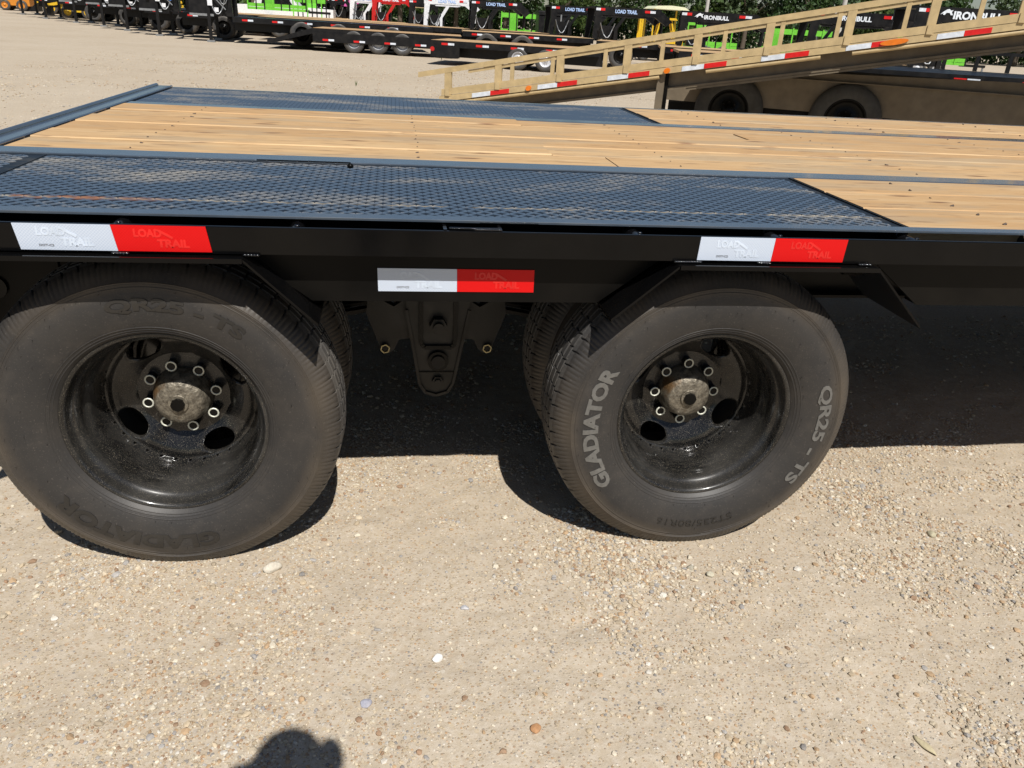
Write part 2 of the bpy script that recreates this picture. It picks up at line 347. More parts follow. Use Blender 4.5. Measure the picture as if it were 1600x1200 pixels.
GX, GY = np.meshgrid(xs, ys); V = np.stack([GX, GY, ground_h(GX, GY)], -1).reshape(-1, 3); nx, ny = len(xs), len(ys)
ii = (np.arange(ny-1)[:, None]*nx+np.arange(nx-1)[None]).ravel()
tag(link('ground', np_mesh('ground', V, np.stack([ii, ii+1, ii+nx+1, ii+nx], 1), GROUND, smooth=True)), kind='structure')

# loose pebbles lying all over the sand
PAL = np.array([(.66, .59, .47), (.58, .49, .36), (.52, .42, .29), (.34, .21, .13), (.46, .31, .18), (.27, .26, .255), (.40, .385, .37), (.66, .62, .55), (.44, .36, .26), (.62, .55, .43)])
PW = np.array([.14, .18, .18, .08, .09, .05, .06, .06, .10, .06]); PW /= PW.sum()
t_ = (1+5**.5)/2
ICO = np.array([(-1, t_, 0), (1, t_, 0), (-1, -t_, 0), (1, -t_, 0), (0, -1, t_), (0, 1, t_), (0, -1, -t_), (0, 1, -t_), (t_, 0, -1), (t_, 0, 1), (-t_, 0, -1), (-t_, 0, 1)])/math.sqrt(1+t_*t_)
IF = np.array([(0, 11, 5), (0, 5, 1), (0, 1, 7), (0, 7, 10), (0, 10, 11), (1, 5, 9), (5, 11, 4), (11, 10, 2), (10, 7, 6), (7, 1, 8), (3, 9, 4), (3, 4, 2), (3, 2, 6), (3, 6, 8), (3, 8, 9), (4, 9, 5), (2, 4, 11), (6, 2, 10), (8, 6, 7), (9, 8, 1)])
def pebbles(n, x0, x1, y0, y1, smin, smax, power=2.2, seed=0, clump=True):
    r = np.random.default_rng(seed); X = r.uniform(x0, x1, n*3); Y = r.uniform(y0, y1, n*3)
    den = .34+1.5*vnoise(X, Y, .45, 11)+1.3*vnoise(X, Y, .13, 12) if clump else np.ones(n*3)
    k = r.random(n*3) < np.clip(den, .06, 1); X, Y = X[k][:n], Y[k][:n]; n = len(X)
    s = smin*(smax/smin)**(r.random(n)**power); ax = r.uniform(.65, 1.25, (n, 3)); ax[:, 2] *= .6
    a = r.uniform(0, 2*pi, n); P = ICO[None]*(1+r.uniform(-.22, .22, (n, 12, 1)))*ax[:, None, :]*s[:, None, None]
    c, d = np.cos(a)[:, None], np.sin(a)[:, None]; Q = np.stack([P[..., 0]*c-P[..., 1]*d, P[..., 0]*d+P[..., 1]*c, P[..., 2]], -1)
    Q[..., 0] += X[:, None]; Q[..., 1] += Y[:, None]; Q[..., 2] += (ground_h(X, Y)+s*.25)[:, None]
    col = PAL[r.choice(len(PAL), n, p=PW)]*r.uniform(.74, 1.06, (n, 1)); C = np.concatenate([col, np.ones((n, 1))], 1)
    return Q.reshape(-1, 3), (IF[None]+12*np.arange(n)[:, None, None]).reshape(-1, 3), np.repeat(C, 12, 0)
sets = [pebbles(52000, -.95, 2.0, -.72, .75, .0012, .0050, 1.7, 21), pebbles(4200, -1.2, 2.4, -.85, 1.2, .0040, .0095, 2.2, 22), pebbles(9000, .15, 1.7, -.75, .3, .0022, .0075, 1.6, 27),
        pebbles(9000, 1.5, 3.8, -.4, 1.8, .002, .008, 2, 23), pebbles(22000, -7, 5, 3.5, 20, .005, .014, 1.8, 24), pebbles(5000, -1, 1.5, .75, 2.2, .002, .010, 2, 25)]
Vs, Fs, Cs, b0 = [], [], [], 0
for v, f, c in sets: Vs.append(v); Fs.append(f+b0); Cs.append(c); b0 += len(v)
gv = link('gravel', np_mesh('gravel', np.concatenate(Vs), np.concatenate(Fs), PEB, np.concatenate(Cs)))
tag(gv, 'small cream, brown and grey pebbles scattered over the sandy ground', 'gravel', kind='stuff')
def stone(x, y, r, col, label, seed, flat=.55):
    bm = bmesh.new(); bmesh.ops.create_icosphere(bm, subdivisions=3, radius=1); rr = random.Random(seed); off = [Vector((rr.uniform(-1, 1), rr.uniform(-1, 1), rr.uniform(-1, 1))).normalized() for _ in range(9)]
    cut = [rr.uniform(.55, .9) for _ in off]
    for v in bm.verts:
        for o, c in zip(off, cut):
            d = v.co.dot(o)
            if d > c: v.co -= o*(d-c)*.85
        v.co = Vector((v.co.x*r[0], v.co.y*r[1], v.co.z*r[0]*flat))
    me = bpy.data.meshes.new('stone'); bm.to_mesh(me); bm.free(); me.materials.append(paint('stone_'+str(seed), col, .85, bumpy=.6, dscale=60, dust=.3))
    me.polygons.foreach_set('use_smooth', [True]*len(me.polygons))
    o = link('stone', me); o.location = (x, y, float(ground_h(np.array([x]), np.array([y]))[0])+r[0]*flat*.45); o.rotation_euler = (0, 0, rr.uniform(-.4, .4)); tag(o, label, 'stone')
stone(-.431, -.03, (.026, .017), (.56, .51, .42), 'pale rounded stone on the sand just right of the foot of the left tyre', 1)
stone(-.042, -.353, (.014, .012), (.72, .70, .66), 'small white angular stone in the middle of the open sand', 2)
stone(1.376, .009, (.012, .014), (.42, .38, .26), 'olive egg-shaped stone on the sand far to the right', 3, .8)
stone(.91, -.66, (.010, .028), (.50, .43, .27), 'long narrow yellowish stone at the bottom right edge', 4)
stone(.03, -.20, (.011, .008), (.50, .50, .52), 'flat grey stone left of the centre of the sand', 5)
stone(.62, -.10, (.010, .010), (.36, .33, .26), 'brown rounded pebble below the right tyre', 6, .8)
stone(.66, -.13, (.012, .010), (.50, .46, .35), 'tan oval pebble beside a darker one below the right tyre', 7, .7)
stone(-.19, -.47, (.014, .012), (.36, .36, .42), 'bluish grey flat pebble near the bottom of the sand', 8, .4)
stone(.14, -.56, (.012, .013), (.46, .24, .11), 'rust brown chipped stone near the bottom centre', 9)
stone(-.23, .10, (.009, .008), (.62, .55, .43), 'cream pebble between the two tyres in the sun', 10)

# ---------------- the flatbed trailer ----------------
H = .865; XW = .643; ZW = .373; RT = .396; X0, X1 = -1.265, 7.0; YF = 2.59
TR = tag(empty('flatbed_trailer', (0, 0, 0)), 'black flatbed trailer in front with plank deck, treadplate and dual wheels', 'trailer')
# deck edges, inner steel strips
def part(name, mb, mat): return mb.build(name, mat, TR)
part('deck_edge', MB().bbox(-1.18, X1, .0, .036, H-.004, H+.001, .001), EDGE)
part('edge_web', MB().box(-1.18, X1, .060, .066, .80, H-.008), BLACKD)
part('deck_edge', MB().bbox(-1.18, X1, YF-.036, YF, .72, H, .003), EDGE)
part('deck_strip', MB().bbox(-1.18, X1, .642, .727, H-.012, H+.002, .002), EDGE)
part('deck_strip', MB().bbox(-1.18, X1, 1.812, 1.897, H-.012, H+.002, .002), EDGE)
# end rail
part('rear_plate', MB().box(-1.252, -1.243, .01, YF-.01, .42, .739), BLACKD)
part('end_rail', MB().box(X0, -1.184, 0, YF, .74, H+.004).cyl((X0+.006, 0, H+.004), (X0+.006, YF, H+.004), .010, 12).cyl((-1.190, 0, H+.001), (-1.190, YF, H+.001), .006, 10), EDGE)
# planks
cb = {}
def plank(x0, x1, y0, y1, z=0):
    w = y1-y0-.004; L = x1-x0-.003; key = (round(w, 3), round(L, 2))
    if key not in cb:
        c = .0035; p = [(-w/2, -.038), (w/2, -.038), (w/2, -c), (w/2-c, 0), (-w/2+c, 0), (-w/2, -c)]; n = 6
        m = MB(); m.add([(x, a, b) for x in (-L/2, L/2) for a, b in p], [tuple(range(n)), tuple(range(n, 2*n))]+[(i, (i+1) % n, n+(i+1) % n, n+i) for i in range(n)])
        cb[key] = m.mesh('plank', WOOD)
    return link('plank', cb[key], TR, ((x0+x1)/2, (y0+y1)/2, H+z))
joints = {0: .55, 1: .378, 2: 4.2, 3: 2.9, 4: .387+.9, 5: .387}
zz = {0: (0, .001), 1: (.004, 0), 2: (.002, .001), 3: (.005, -.001), 4: (0, .003), 5: (.004, 0)}
for k in range(6):
    y0 = .729+k*.1803; plank(-1.178, joints[k], y0, y0+.1803, zz[k][0]); plank(joints[k], X1, y0, y0+.1803, zz[k][1])
XE = 1.056
for k in range(3):
    for base, w in ((.038, .2007), (1.899, .2180)):
        j = XE+.012+random.uniform(0, .004); plank(j, X1, base+k*w, base+(k+1)*w, random.uniform(-.001, .002))
sc_ = MB()
for x in [-.86+.81*k for k in range(6)]:
    for k in range(6):
        for o in (.045, .135): sc_.cyl((x+random.uniform(-.012, .012), .729+k*.1803+o, H-.001), (x, .729+k*.1803+o, H+zz[k][x > joints[k]]+.0006), .0032, 8)
for x in [1.36+.81*k for k in range(4)]:
    for k in range(3):
        for base, w in ((.038, .2007), (1.899, .218)):
            for o in (.05, .15): sc_.cyl((x+random.uniform(-.01, .01), base+k*w+o, H-.001), (x, base+k*w+o, H+.0022), .0032, 8)
tag(part('screw_head', sc_, paint('rusty_screw', (.06, .04, .03), .6)), kind='stuff')
# treadplates with raised bars
def treadplate(x0, x1, y0, y1, lbl=None):
    tp = MB().bbox(x0, x1, y0, y1, H-.008, H-.002, .0015).build('treadplate', TREAD, TR)
    V, F, n = [], [], 0; P = .0185; hx = .0140; hy = .0040; hz = .0024
    rows = int((y1-y0-.02)/P); cols = int((x1-x0-.02)/P)
    j, i = np.meshgrid(np.arange(rows), np.arange(cols), indexing='ij'); j = j.ravel(); i = i.ravel()
    cx = x0+.015+i*P; cy = y0+.014+j*P; a = np.where((i+j) % 2 == 0, radians(38), radians(-38))
    B = np.array([(-1, 0, 0), (-.55, -1, 0), (.55, -1, 0), (1, 0, 0), (.55, 1, 0), (-.55, 1, 0), (-.6, 0, 1), (.6, 0, 1)])*np.array([hx, hy, hz])
    c, s = np.cos(a)[:, None], np.sin(a)[:, None]
    Q = np.stack([cx[:, None]+B[:, 0]*c-B[:, 1]*s, cy[:, None]+B[:, 0]*s+B[:, 1]*c, np.broadcast_to(H-.0022+B[:, 2], (len(cx), 8))], -1)
    Fq = np.array([(0, 1, 6, 6), (1, 2, 7, 6), (2, 3, 7, 7), (3, 4, 7, 7), (4, 5, 6, 7), (5, 0, 6, 6)])
    T = np.array([(0, 1, 6), (1, 2, 7), (1, 7, 6), (2, 3, 7), (3, 4, 7), (4, 5, 6), (4, 6, 7), (5, 0, 6)])
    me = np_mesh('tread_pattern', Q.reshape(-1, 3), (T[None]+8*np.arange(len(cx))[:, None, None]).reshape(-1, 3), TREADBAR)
    tag(link('tread_pattern', me, tp), kind='stuff')
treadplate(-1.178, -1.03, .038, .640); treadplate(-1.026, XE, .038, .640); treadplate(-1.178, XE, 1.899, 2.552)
part('weld_seam', MB().cyl((-.497, .6415, H+.002), (-.245, .6415, H+.002), .0013, 8), BLACK)
part('bolt_head', MB().blob((-.243, .585, H+.003), (.009, .009, .007), 10, 6), BLACKD)
part('end_bar', MB().box(XE+.002, XE+.007, .038, .640, H-.03, H+.0005), BLACKD); part('end_bar', MB().box(XE+.002, XE+.007, 1.899, 2.552, H-.03, H+.0005), BLACKD)
# rub rail (outer flat bar) with spacers
RY = -.050
part('rub_rail', MB().bbox(-1.24, X1, RY, RY+.009, .800, .8550, .0015).box(-1.24, X1, RY+.009, .06, .8, .806), BLACK)
part('rub_rail', MB().box(-1.24, X1, YF+.036, YF+.045, .80, .8575), BLACK)
for x in (-.99, -.66, -.323, .39, .71, 1.04, 1.378, 1.72, 2.06):
    sp = MB().cyl((x, RY+.007, .8385), (x, .06, .8385), .0165, 18); sp.blob((x+.004, RY+.018, .855), (.006, .004, .003)); part('spacer', sp, BEAD)
pk = MB().box(-.026, -.019, RY+.009, .059, .81, .857).box(.089, .096, RY+.009, .059, .81, .857).box(-.019, .089, .02, .026, .81, .852)
part('stake_pocket', pk, BEAD)
wb = MB()
for i in range(26): wb.blob((-.012+i*.004, RY+.012, .8585), (.003, .004, .0026), 6, 4)
for i in range(30): wb.blob((.055+i*.0042, .002, H-.003), (.003, .003, .0026), 6, 4)
for i in range(14): wb.blob((.04+i*.004, RY+.003, .8585), (.003, .003, .0022), 6, 4)
tag(part('weld_bead', wb, BEAD), kind='stuff')
wb2 = MB()
for x in (-.90, -.665, -.42, .475, .505, .665, .905): 
    for i in range(5): wb2.blob((x+i*.006, RY-.006, .8), (.005, .004, .003), 6, 4)
tag(part('weld_bead', wb2, BEAD), kind='stuff')
# side fascia: middle piece, right piece, left piece
FB = .686
part('side_beam', MB().prism([(-.45, .8), (-.30, FB), (.325, FB), (.475, .8)], .0, .008).box(-.30, .325, .008, .05, FB, FB+.006), BLACKD)
part('side_beam', MB().prism([(.965, .8), (1.115, FB), (X1, FB), (X1, .8)], .0, .008).box(1.115, X1, .008, .05, FB, FB+.006), BLACKD)
part('side_beam', MB().prism([(-1.24, .8), (-1.24, FB), (-1.10, FB), (-.96, .8)], .0, .008), BLACKD)
part('side_beam', MB().box(-1.24, X1, YF-.012, YF-.004, FB, .72), BLACKD)
# fenders
def fender(cx, yb0, yb1):
    pts = [(-.372 if cx > 0 else -.50, .674), (-.232 if cx > 0 else -.40, .7965), (.232, .7965), (.372, .661)]; pts = [(cx+a, b) for a, b in pts]
    t = .006; m = MB()
    n = [(a, b-t*(1.0 if 0 < i < 3 else 1.2)) for i, (a, b) in enumerate(pts)]
    poly = pts+n[::-1]; v = [(x, yb0, z) for x, z in poly]+[(x, yb1, z) for x, z in poly]; k = 8
    m.add(v, [(0, 1, 6, 7), (1, 2, 5, 6), (2, 3, 4, 5), (15, 14, 9, 8), (14, 13, 10, 9), (13, 12, 11, 10)]+[(i, i+8, (i+1) % 8+8, (i+1) % 8) for i in range(8)])
    m.box(pts[1][0], pts[2][0], yb0-.004, yb0, .788, .798)
    return part('fender', m, BLACK)
fender(-.655, -.074, .19); fender(.712, -.074, .17); fender(-.655, 2.28, YF+.05); fender(.712, 2.28, YF+.05)
fb_ = part('frame_bracket', MB().box(-1.242, -.93, .33, .345, .46, .799), BLACKD); MB().cyl((-1.08, .322, .60), (-1.08, .33, .60), .028, 20).build('bracket_hole', BLACK, fb_)
# under-structure
for y in (.80, 1.74):
    part('main_beam', MB().box(-1.15, X1, y-.005, y+.005, .46, .79).box(-1.15, X1, y-.06, y+.06, .79, .80).box(-1.15, X1, y-.06, y+.06, .45, .46), BLACKD)
cm = MB().box(-.03, .03, .06, 2.53, .795, .800).box(-.03, .03, .06, 2.53, .74, .745).box(-.003, .003, .06, 2.53, .745, .795).mesh('crossmember', BLACKD)
for k in range(20): link('crossmember', cm, TR, (-1.05+k*.405, 0, 0))
for x in (-XW, XW): part('axle', MB().cyl((x, .2, ZW), (x, 2.4, ZW), .062, 24), BLACKD)
for y in (.66, 1.93):
    for x in (-XW, XW):
        ls = MB()
        for q in range(5):
            L = .46-.075*q; ls.add(*(lambda P: ([(a, yy, b) for yy in (y-.035, y+.035) for a, b in P], [tuple(range(8)), tuple(range(15, 7, -1))]+[(i, 8+i, 8+(i+1) % 8, (i+1) % 8) for i in range(8)]))([(x-L, .44-q*.011+.03*(L/.46)), (x-L/2, .43-q*.011), (x+L/2, .43-q*.011), (x+L, .44-q*.011+.03*(L/.46)), (x+L, .43-q*.011+.03*(L/.46)), (x+L/2, .42-q*.011), (x-L/2, .42-q*.011), (x-L, .43-q*.011+.03*(L/.46))]))
        part('leaf_spring', ls, BLACKD)
# hanger between the wheels
def hanger(y):
    zt = .60
    tri = [(-.105, zt), (-.092, .45), (-.052, .205), (-.035, .176), (.0, .165), (.035, .176), (.052, .205), (.097, .45), (.108, zt)]
    h = part('hanger', MB().prism(tri, y, y+.010), SUSP)
    # raised rim round the hanger edge
    e = MB()
    for a, b in zip(tri[1:-2], tri[2:-1]): e.bar((a[0], y-.004, a[1]), (b[0], y-.004, b[1]), .009, .008, (0, 1, 0))
    e.build('rim_bead', SUSP, h)
    o = MB(); ring = []
    for i in range(40):
        t = 2*pi*i/40; cx = .052*max(-1, min(1, 1.35*cos(t))); cz = .085*max(-1, min(1, 1.25*sin(t))); ring.append((.003+cx, .415+cz))
    for a, b in zip(ring, ring[1:]+ring[:1]): o.bar((a[0], y-.007, a[1]), (b[0], y-.007, b[1]), .012, .009, (0, 1, 0))
    o.build('slot_frame', BLACK, h)
    q = MB().cyl((.003, y-.03, .405), (.003, y, .405), .027, 6, smooth=False).cyl((.003, y-.045, .405), (.003, y-.03, .405), .016, 16); q.build('pivot_bolt', SUSP, h)
    q = MB().cyl((.004, y-.016, .285), (.004, y, .285), .032, 24).build('bush', BLACK, h); MB().cyl((.004, y-.024, .285), (.004, y-.016, .285), .021, 24).build('bush_hole', FARBLACK, h)
    MB().cyl((.004, y-.012, .215), (.004, y, .215), .018, 6, smooth=False).cyl((.004, y-.02, .215), (.004, y-.012, .215), .010, 10).build('lower_bolt', SUSP, h)
    MB().box(-.055, .06, y-.004, y, .243, .246).build('seam', BLACK, h)
hanger(.60); hanger(1.99)
for sgn in (-1, 1):
    P = [(.06, .50), (.13, .452), (.205, .495), (.212, .43), (.178, .335), (.165, .305), (.145, .30), (.128, .315), (.115, .345), (.06, .352)]
    P = [(sgn*a, b) for a, b in P]
    if sgn < 0: P = P[::-1]
    eq = part('equalizer', MB().prism(P, .618, .650), SUSP)
    nutm = MB(); xx, z0 = sgn*.157, .32
    for i in range(6):
        a, b = pi/3*i+.3, pi/3*(i+1)+.3; nutm.bar((xx+.0135*cos(a), .606, z0+.0135*sin(a)), (xx+.0135*cos(b), .606, z0+.0135*sin(b)), .0032, .006, (0, 1, 0))
    nutm.build('nut_edge', BRASS, eq); MB().cyl((xx, .608, z0), (xx, .62, z0), .0125, 6, smooth=False).build('nut', BLACK, eq)
for s in (-1, 1): part('spring_arm', MB().bar((s*.14, .70, .43), (s*.50, .70, .36), .03, .012), SUSP)

# reflective tape: white half and red half, each with faint print
def tape(x0, z0, w, y, skew=0.0, swap=False):
    h = .051; k = skew
    for i, (mat, tm, nm) in enumerate(((TAPE_W, TXT_W, 'white_reflector'), (TAPE_R, TXT_R, 'red_reflector'))):
        a = x0+i*(w+.0005); m = MB(); m.add([(a+k, y, z0), (a+w+k, y, z0), (a+w, y, z0+h), (a, y, z0+h), (a+k, y+.002, z0), (a+w+k, y+.002, z0), (a+w, y+.002, z0+h), (a, y+.002, z0+h)], [(0, 1, 2, 3), (7, 6, 5, 4), (0, 4, 5, 1), (3, 2, 6, 7), (0, 3, 7, 4), (1, 5, 6, 2)])
        t = m.build(nm, mat, TR); sx = w/.175
        text_flat('print', 'LOAD', .0145, a+.040*sx, z0+.029, y-.0003, tm, t, .052*sx, .045, .0002)
        text_flat('print', 'TRAIL', .0145, a+.082*sx, z0+.009, y-.0003, tm, t, .060*sx, .045, .0002)
        MB().bar((a+.088*sx, y-.0004, z0+.041), (a+.112*sx, y-.0004, z0+.027), .0004, .005, (0, 0, 1)).build('print', tm, t)
        if i == 0: text_flat('print', 'DOT-C2', .0042, a+.042*sx, z0+.0075, y-.0003, TXT_K, t, .027*sx, .03, .0002)
tape(-.840, .8035, .1745, RY-.0022, .008); tape(.525, .8035, .1700, RY-.0022, -.002); tape(-.162, .7095, .169, -.0022, .001)

# ---------------- wheels ----------------
TP = [(.222, .034), (.232, .020), (.245, .0125), (.262, .006), (.285, .001), (.305, -.001), (.325, .001), (.342, .006), (.346, .0045), (.350, .0085), (.362, .016), (.370, .023), (.3775, .031),
      (.3840, .041), (.3868, .052), (.3880, .0545), (.3800, .0565), (.3800, .0605), (.3885, .0625), (.3900, .078), (.3830, .080), (.3830, .085), (.3905, .087), (.3915, .105), (.3850, .107), (.3850, .112), (.3920, .114), (.3920, .1175)]
TW = .235
TP = [(r+max(0, r-.3)*.045, y) for r, y in TP]
TPF = TP+[(r, TW-y) for r, y in TP[::-1]]
def face_y(r): return float(np.interp(r, [p[0] for p in TP[:13]], [p[1] for p in TP[:13]]))
def make_tyre():
    NP = 66; angs = []
    for k in range(NP):
        a = 2*pi*k/NP; d = 2*pi/NP
        angs += [(a, 0), (a+.05*d, 1), (a+.11*d, 1), (a+.16*d, 0), (a+.33*d, 0), (a+.40*d, 2), (a+.46*d, 2), (a+.52*d, 0), (a+.70*d, 0), (a+.77*d, 2), (a+.83*d, 2), (a+.89*d, 0)]
    m = len(TPF); n = len(angs); V = []
    for a, dp in angs:
        for j, (r, y) in enumerate(TPF):
            jj = min(j, m-1-j); s = 1 if j < m/2 else -1; aa = a; rr = r
            if jj >= 13: aa = a+s*(.012*math.sin((jj-13)*1.1))
            if dp == 1 and 12 <= jj <= 15: rr = r-.005
            if dp == 1 and jj > 15 and r > .389: rr = r-.004
            if dp in (1, 2) and jj in (10, 11, 12): rr = r-.0018
            V.append((rr*cos(aa), y, rr*sin(aa)))
    F = [(i*m+j, i*m+j+1, ((i+1) % n)*m+j+1, ((i+1) % n)*m+j) for i in range(n) for j in range(m-1)]
    b = MB(); b.add(V, F, True); me = b.mesh('tyre', RUB); me.materials.append(RUBT)
    # the tread has its own dustier rubber; bottom is squashed flat where it bears on the ground
    mi = [1 if 13 <= (p % (m-1)) <= m-15 else 0 for p in range(len(F))]; me.polygons.foreach_set('material_index', mi)
    for v in me.vertices:
        z = v.co.z
        if z < -.34:
            lim = -ZW+.001
            if z < lim: v.co.z = lim+(z-lim)*.04
            v.co.y += (-.006 if v.co.y < TW/2 else .006)*min(1, (-.34-z)/.03)
    sharp(me, 40); return me
TYRE = make_tyre()
# fine raised circles and moulding nibs on the sidewall
def ring(r, w=.0012):
    return MB().lathe([(r-w, face_y(r)-.0002), (r, face_y(r)-.0014), (r+w, face_y(r)-.0002)], 120)
_rg = MB()
for r in (.2345, .240, .2465, .338, .3445): _rg.v += []; q = ring(r); _rg.add(q.v, q.f, True)
RINGS = _rg.mesh('sidewall_ring', RUB)
_nb = MB(); rr_ = random.Random(3)
for i in range(70):
    a = rr_.uniform(0, 2*pi); r = rr_.choice((.252, .29, .318, .333)); y = face_y(r); p = (r*cos(a), y, r*sin(a)); q = (r*cos(a)+rr_.uniform(-.003, .003), y-.006, r*sin(a)+rr_.uniform(-.003, .003)); _nb.cyl(p, q, .0007, 4, .0003)
NIBS = _nb.mesh('rubber_nib', RUB)
# deep-dish rim
RP = [(.217, .046), (.2235, .040), (.2260, .032), (.2255, .0275), (.2220, .0265), (.2165, .030), (.2130, .038), (.2115, .052), (.2050, .058), (.1985, .066), (.1965, .082), (.1960, .098), (.1900, .108), (.1860, .118), (.1845, .150), (.1830, .166), (.1760, .178), (.1762, .187)]
DISC = [(.176, .178), (.172, .181), (.160, .176), (.146, .180), (.132, .188), (.118, .196), (.111, .2005), (.108, .202)]
rs = [d[0] for d in DISC][::-1]; yd_ = [d[1] for d in DISC][::-1]
def disc_y(r): return float(np.interp(r, rs, yd_))
def make_rim():
    m = MB(); m.lathe(RP, 128)
    back = [(.176, .178), (.178, .20), (.21, .205), (.222, .205)]; m.lathe(back, 96)
    m.lathe([(.1815, .186), (.1748, .186)], 96); m.lathe([(.112, .2015), (.108, .202), (.100, .2025), (.060, .2025)], 96)       # mounting pad
    r0, r1 = .108, .1785; nh = 4; seg = 48                             # four hand holes
    for h in range(nh):
        ac = radians(30+h*90); half = radians(45); q = []
        for i in range(seg):
            t = 2*pi*(i+.5)/seg; c, s = cos(t), sin(t); k = 1/max(abs(c), abs(s)); outer = (c*k, s*k)   # square boundary
            row = []
            for w in (0, .06, .15, .3, .5, .75, 1):
                hr, ha = .0270, .042/.145
                r_h = .146+hr*s; a_h = ac+ha*c; r_o = (r0+r1)/2+(r1-r0)/2*outer[1]; a_o = ac+half*outer[0]
                r = r_h+(r_o-r_h)*w; a = a_h+(a_o-a_h)*w; row.append((r*cos(a), disc_y(r)+(.004 if w == 0 else 0), r*sin(a)))
            q += row
        n = 7; f = [(i*n+j, i*n+j+1, ((i+1) % seg)*n+j+1, ((i+1) % seg)*n+j) for i in range(seg) for j in range(n-1)]
        m.add(q, f, True)
        lip = []
        for i in range(seg):
            p = q[i*n]; lip += [p, (p[0], p[1]+.009, p[2])]
        m.add(lip, [(2*i, 2*i+1, 2*((i+1) % seg)+1, 2*((i+1) % seg)) for i in range(seg)], True)
    me = m.mesh('rim', RIMB); sharp(me, 50); return me
RIM = make_rim()
HUBM = MB().lathe([(.070, .2025), (.070, .190), (.066, .184), (.066, .172), (.0625, .163), (.059, .152), (.052, .146), (.040, .1425), (.026, .1415), (.0235, .141), (.0235, .137), (.0225, .136), (.0, .136)], 40).mesh('hub_cap', HUB); sharp(HUBM, 40)
HUBN = MB().cyl((0, .129, 0), (0, .1365, 0), .0165, 8).mesh('hub_plug', BLACKD)
def lug_meshes():
    a = MB().cyl((0, -.022, 0), (0, 0, 0), .0125, 6, smooth=False).cyl((0, -.024, 0), (0, -.022, 0), .008, 12).mesh('lug_nut', BLACK)
    b = MB().lathe([(.0135, -.0225), (.0135, -.0245), (.0098, -.0245), (.0098, -.0225)], 12).mesh('nut_ring', LUGM); return a, b
LUG, LUGR = lug_meshes()
def wheel(x, y, outer, rot=0, texts=None, lmat=None, flip=False, handrot=0):
    w = empty('wheel', (x, y, ZW), 0, TR)
    if flip: w.rotation_euler = (0, 0, pi); w.location.y = y
    t = link('tyre', TYRE, w)
    r = link('rim', RIM, w) if outer else link('rim', RIM, w)
    if not outer: r.scale = (1, -1, 1); r.location.y = TW
    else:
        r.rotation_euler = (0, handrot, 0)
        link('sidewall_ring', RINGS, w); tag(link('rubber_nib', NIBS, w), kind='stuff'); hb = link('hub_cap', HUBM, w); link('hub_plug', HUBN, w)
        for k in range(8):
            a = 2*pi*k/8+rot; p = (.0826*cos(a), .2025, .0826*sin(a)); link('lug_nut', LUG, w, p); link('nut_ring', LUGR, w, p)
        for (s, h, r0, a0, a1, bold, mt) in (texts or []): text_arc('lettering', s, h, r0, a0, a1, face_y, mt, w, bold)
    return w
YO = .0
wheel(-XW, YO, True, .20, [('GLADIATOR', .032, .285, -72, -146, .05, LET_D), ('QR25 - TS', .025, .290, 105, 50, .04, LET_D)], handrot=0)
wheel(XW, YO, True, .0, [('GLADIATOR', .035, .283, 216, 150, .045, LET_G), ('QR25 - TS', .029, .292, 19, -36, .03, LET_G), ('ST235/80R16', .018, .292, -68, -108, .0, LET_D)], handrot=-.56)
for x in (-XW, XW): wheel(x, YO+.325, False)
for x in (-XW, XW):
    wheel(x, YF-YO, True, .1, [], flip=True); wheel(x, YF-YO-.325, False, flip=True)

# ---------------- tan tilt trailer behind on the right ----------------
def frame_at(name, x, y, ang): return empty(name, (x, y, 0), ang)
simple = {}
def simple_wheel(parent, x, y, R, w, rimmat, side=-1, name='wheel', tyremat=None):
    """side -1: its outer face looks to local -y"""
    key = (R, w, rimmat.name)
    if key not in simple:
        t = MB().lathe([(R*.58, .012), (R*.64, .004), (R*.78, -.004), (R*.9, .006), (R*.965, .024), (R, .05), (R, w-.05), (R*.965, w-.024), (R*.9, w-.006), (R*.6, w)], 40).mesh('tyre', tyremat or RUBT)
        r = MB().lathe([(R*.60, .016), (R*.585, .006), (R*.55, .012), (R*.52, .05), (R*.44, .07), (R*.3, .045), (R*.16, .04), (R*.15, .02), (0, .018)], 32)
        for k in range(8): a = 2*pi*k/8; r.cyl((R*.23*cos(a), .02, R*.23*sin(a)), (R*.23*cos(a), .045, R*.23*sin(a)), R*.028, 6)
        simple[key] = (t, r.mesh('rim', rimmat))
    e = empty(name, (x, y, R), 0, parent)
    if side > 0: e.rotation_euler = (0, 0, pi)
    link('tyre', simple[key][0], e); link('rim', simple[key][1], e); return e
ang = math.atan2(-2.71, 5.567); TAN_SHADED = paint('shaded_tan_paint', (.150, .118, .078), .6, dust=.2, dscale=3, dustcol=(.15, .12, .085))  # the trailer's tan, darkened: shade below the bed is put into the colour
TT = tag(empty('tilt_trailer', (.20, 8.65, 0), ang), 'tan tilt deck trailer with its ladder-sided bed raised above tan frame and tyres', 'trailer')
LEN = 7.4
def zt(s): return .608+.2052*s          # top of the upper rail
def zb(s): return .375+.1910*s          # top of the lower rail
def sl_bar(name, s0, s1, f, dz0, dz1, y0, y1, mat, parent=TT):
    v = [(s, y, f(s)+dz) for s in (s0, s1) for y in (y0, y1) for dz in (dz0, dz1)]
    m = MB(); m.add(v, [(0, 1, 3, 2), (4, 6, 7, 5), (0, 4, 5, 1), (2, 3, 7, 6), (0, 2, 6, 4), (1, 5, 7, 3)]); return m.build(name, mat, parent)
sl_bar('top_rail', -.03, LEN, zt, -.060, 0, 0, .05, TAN)
sl_bar('rail_flange', .62, LEN, zt, -.100, -.064, .012, .04, TAN)
sl_bar('bottom_rail', .28, LEN, zb, -.075, 0, 0, .05, TAN)
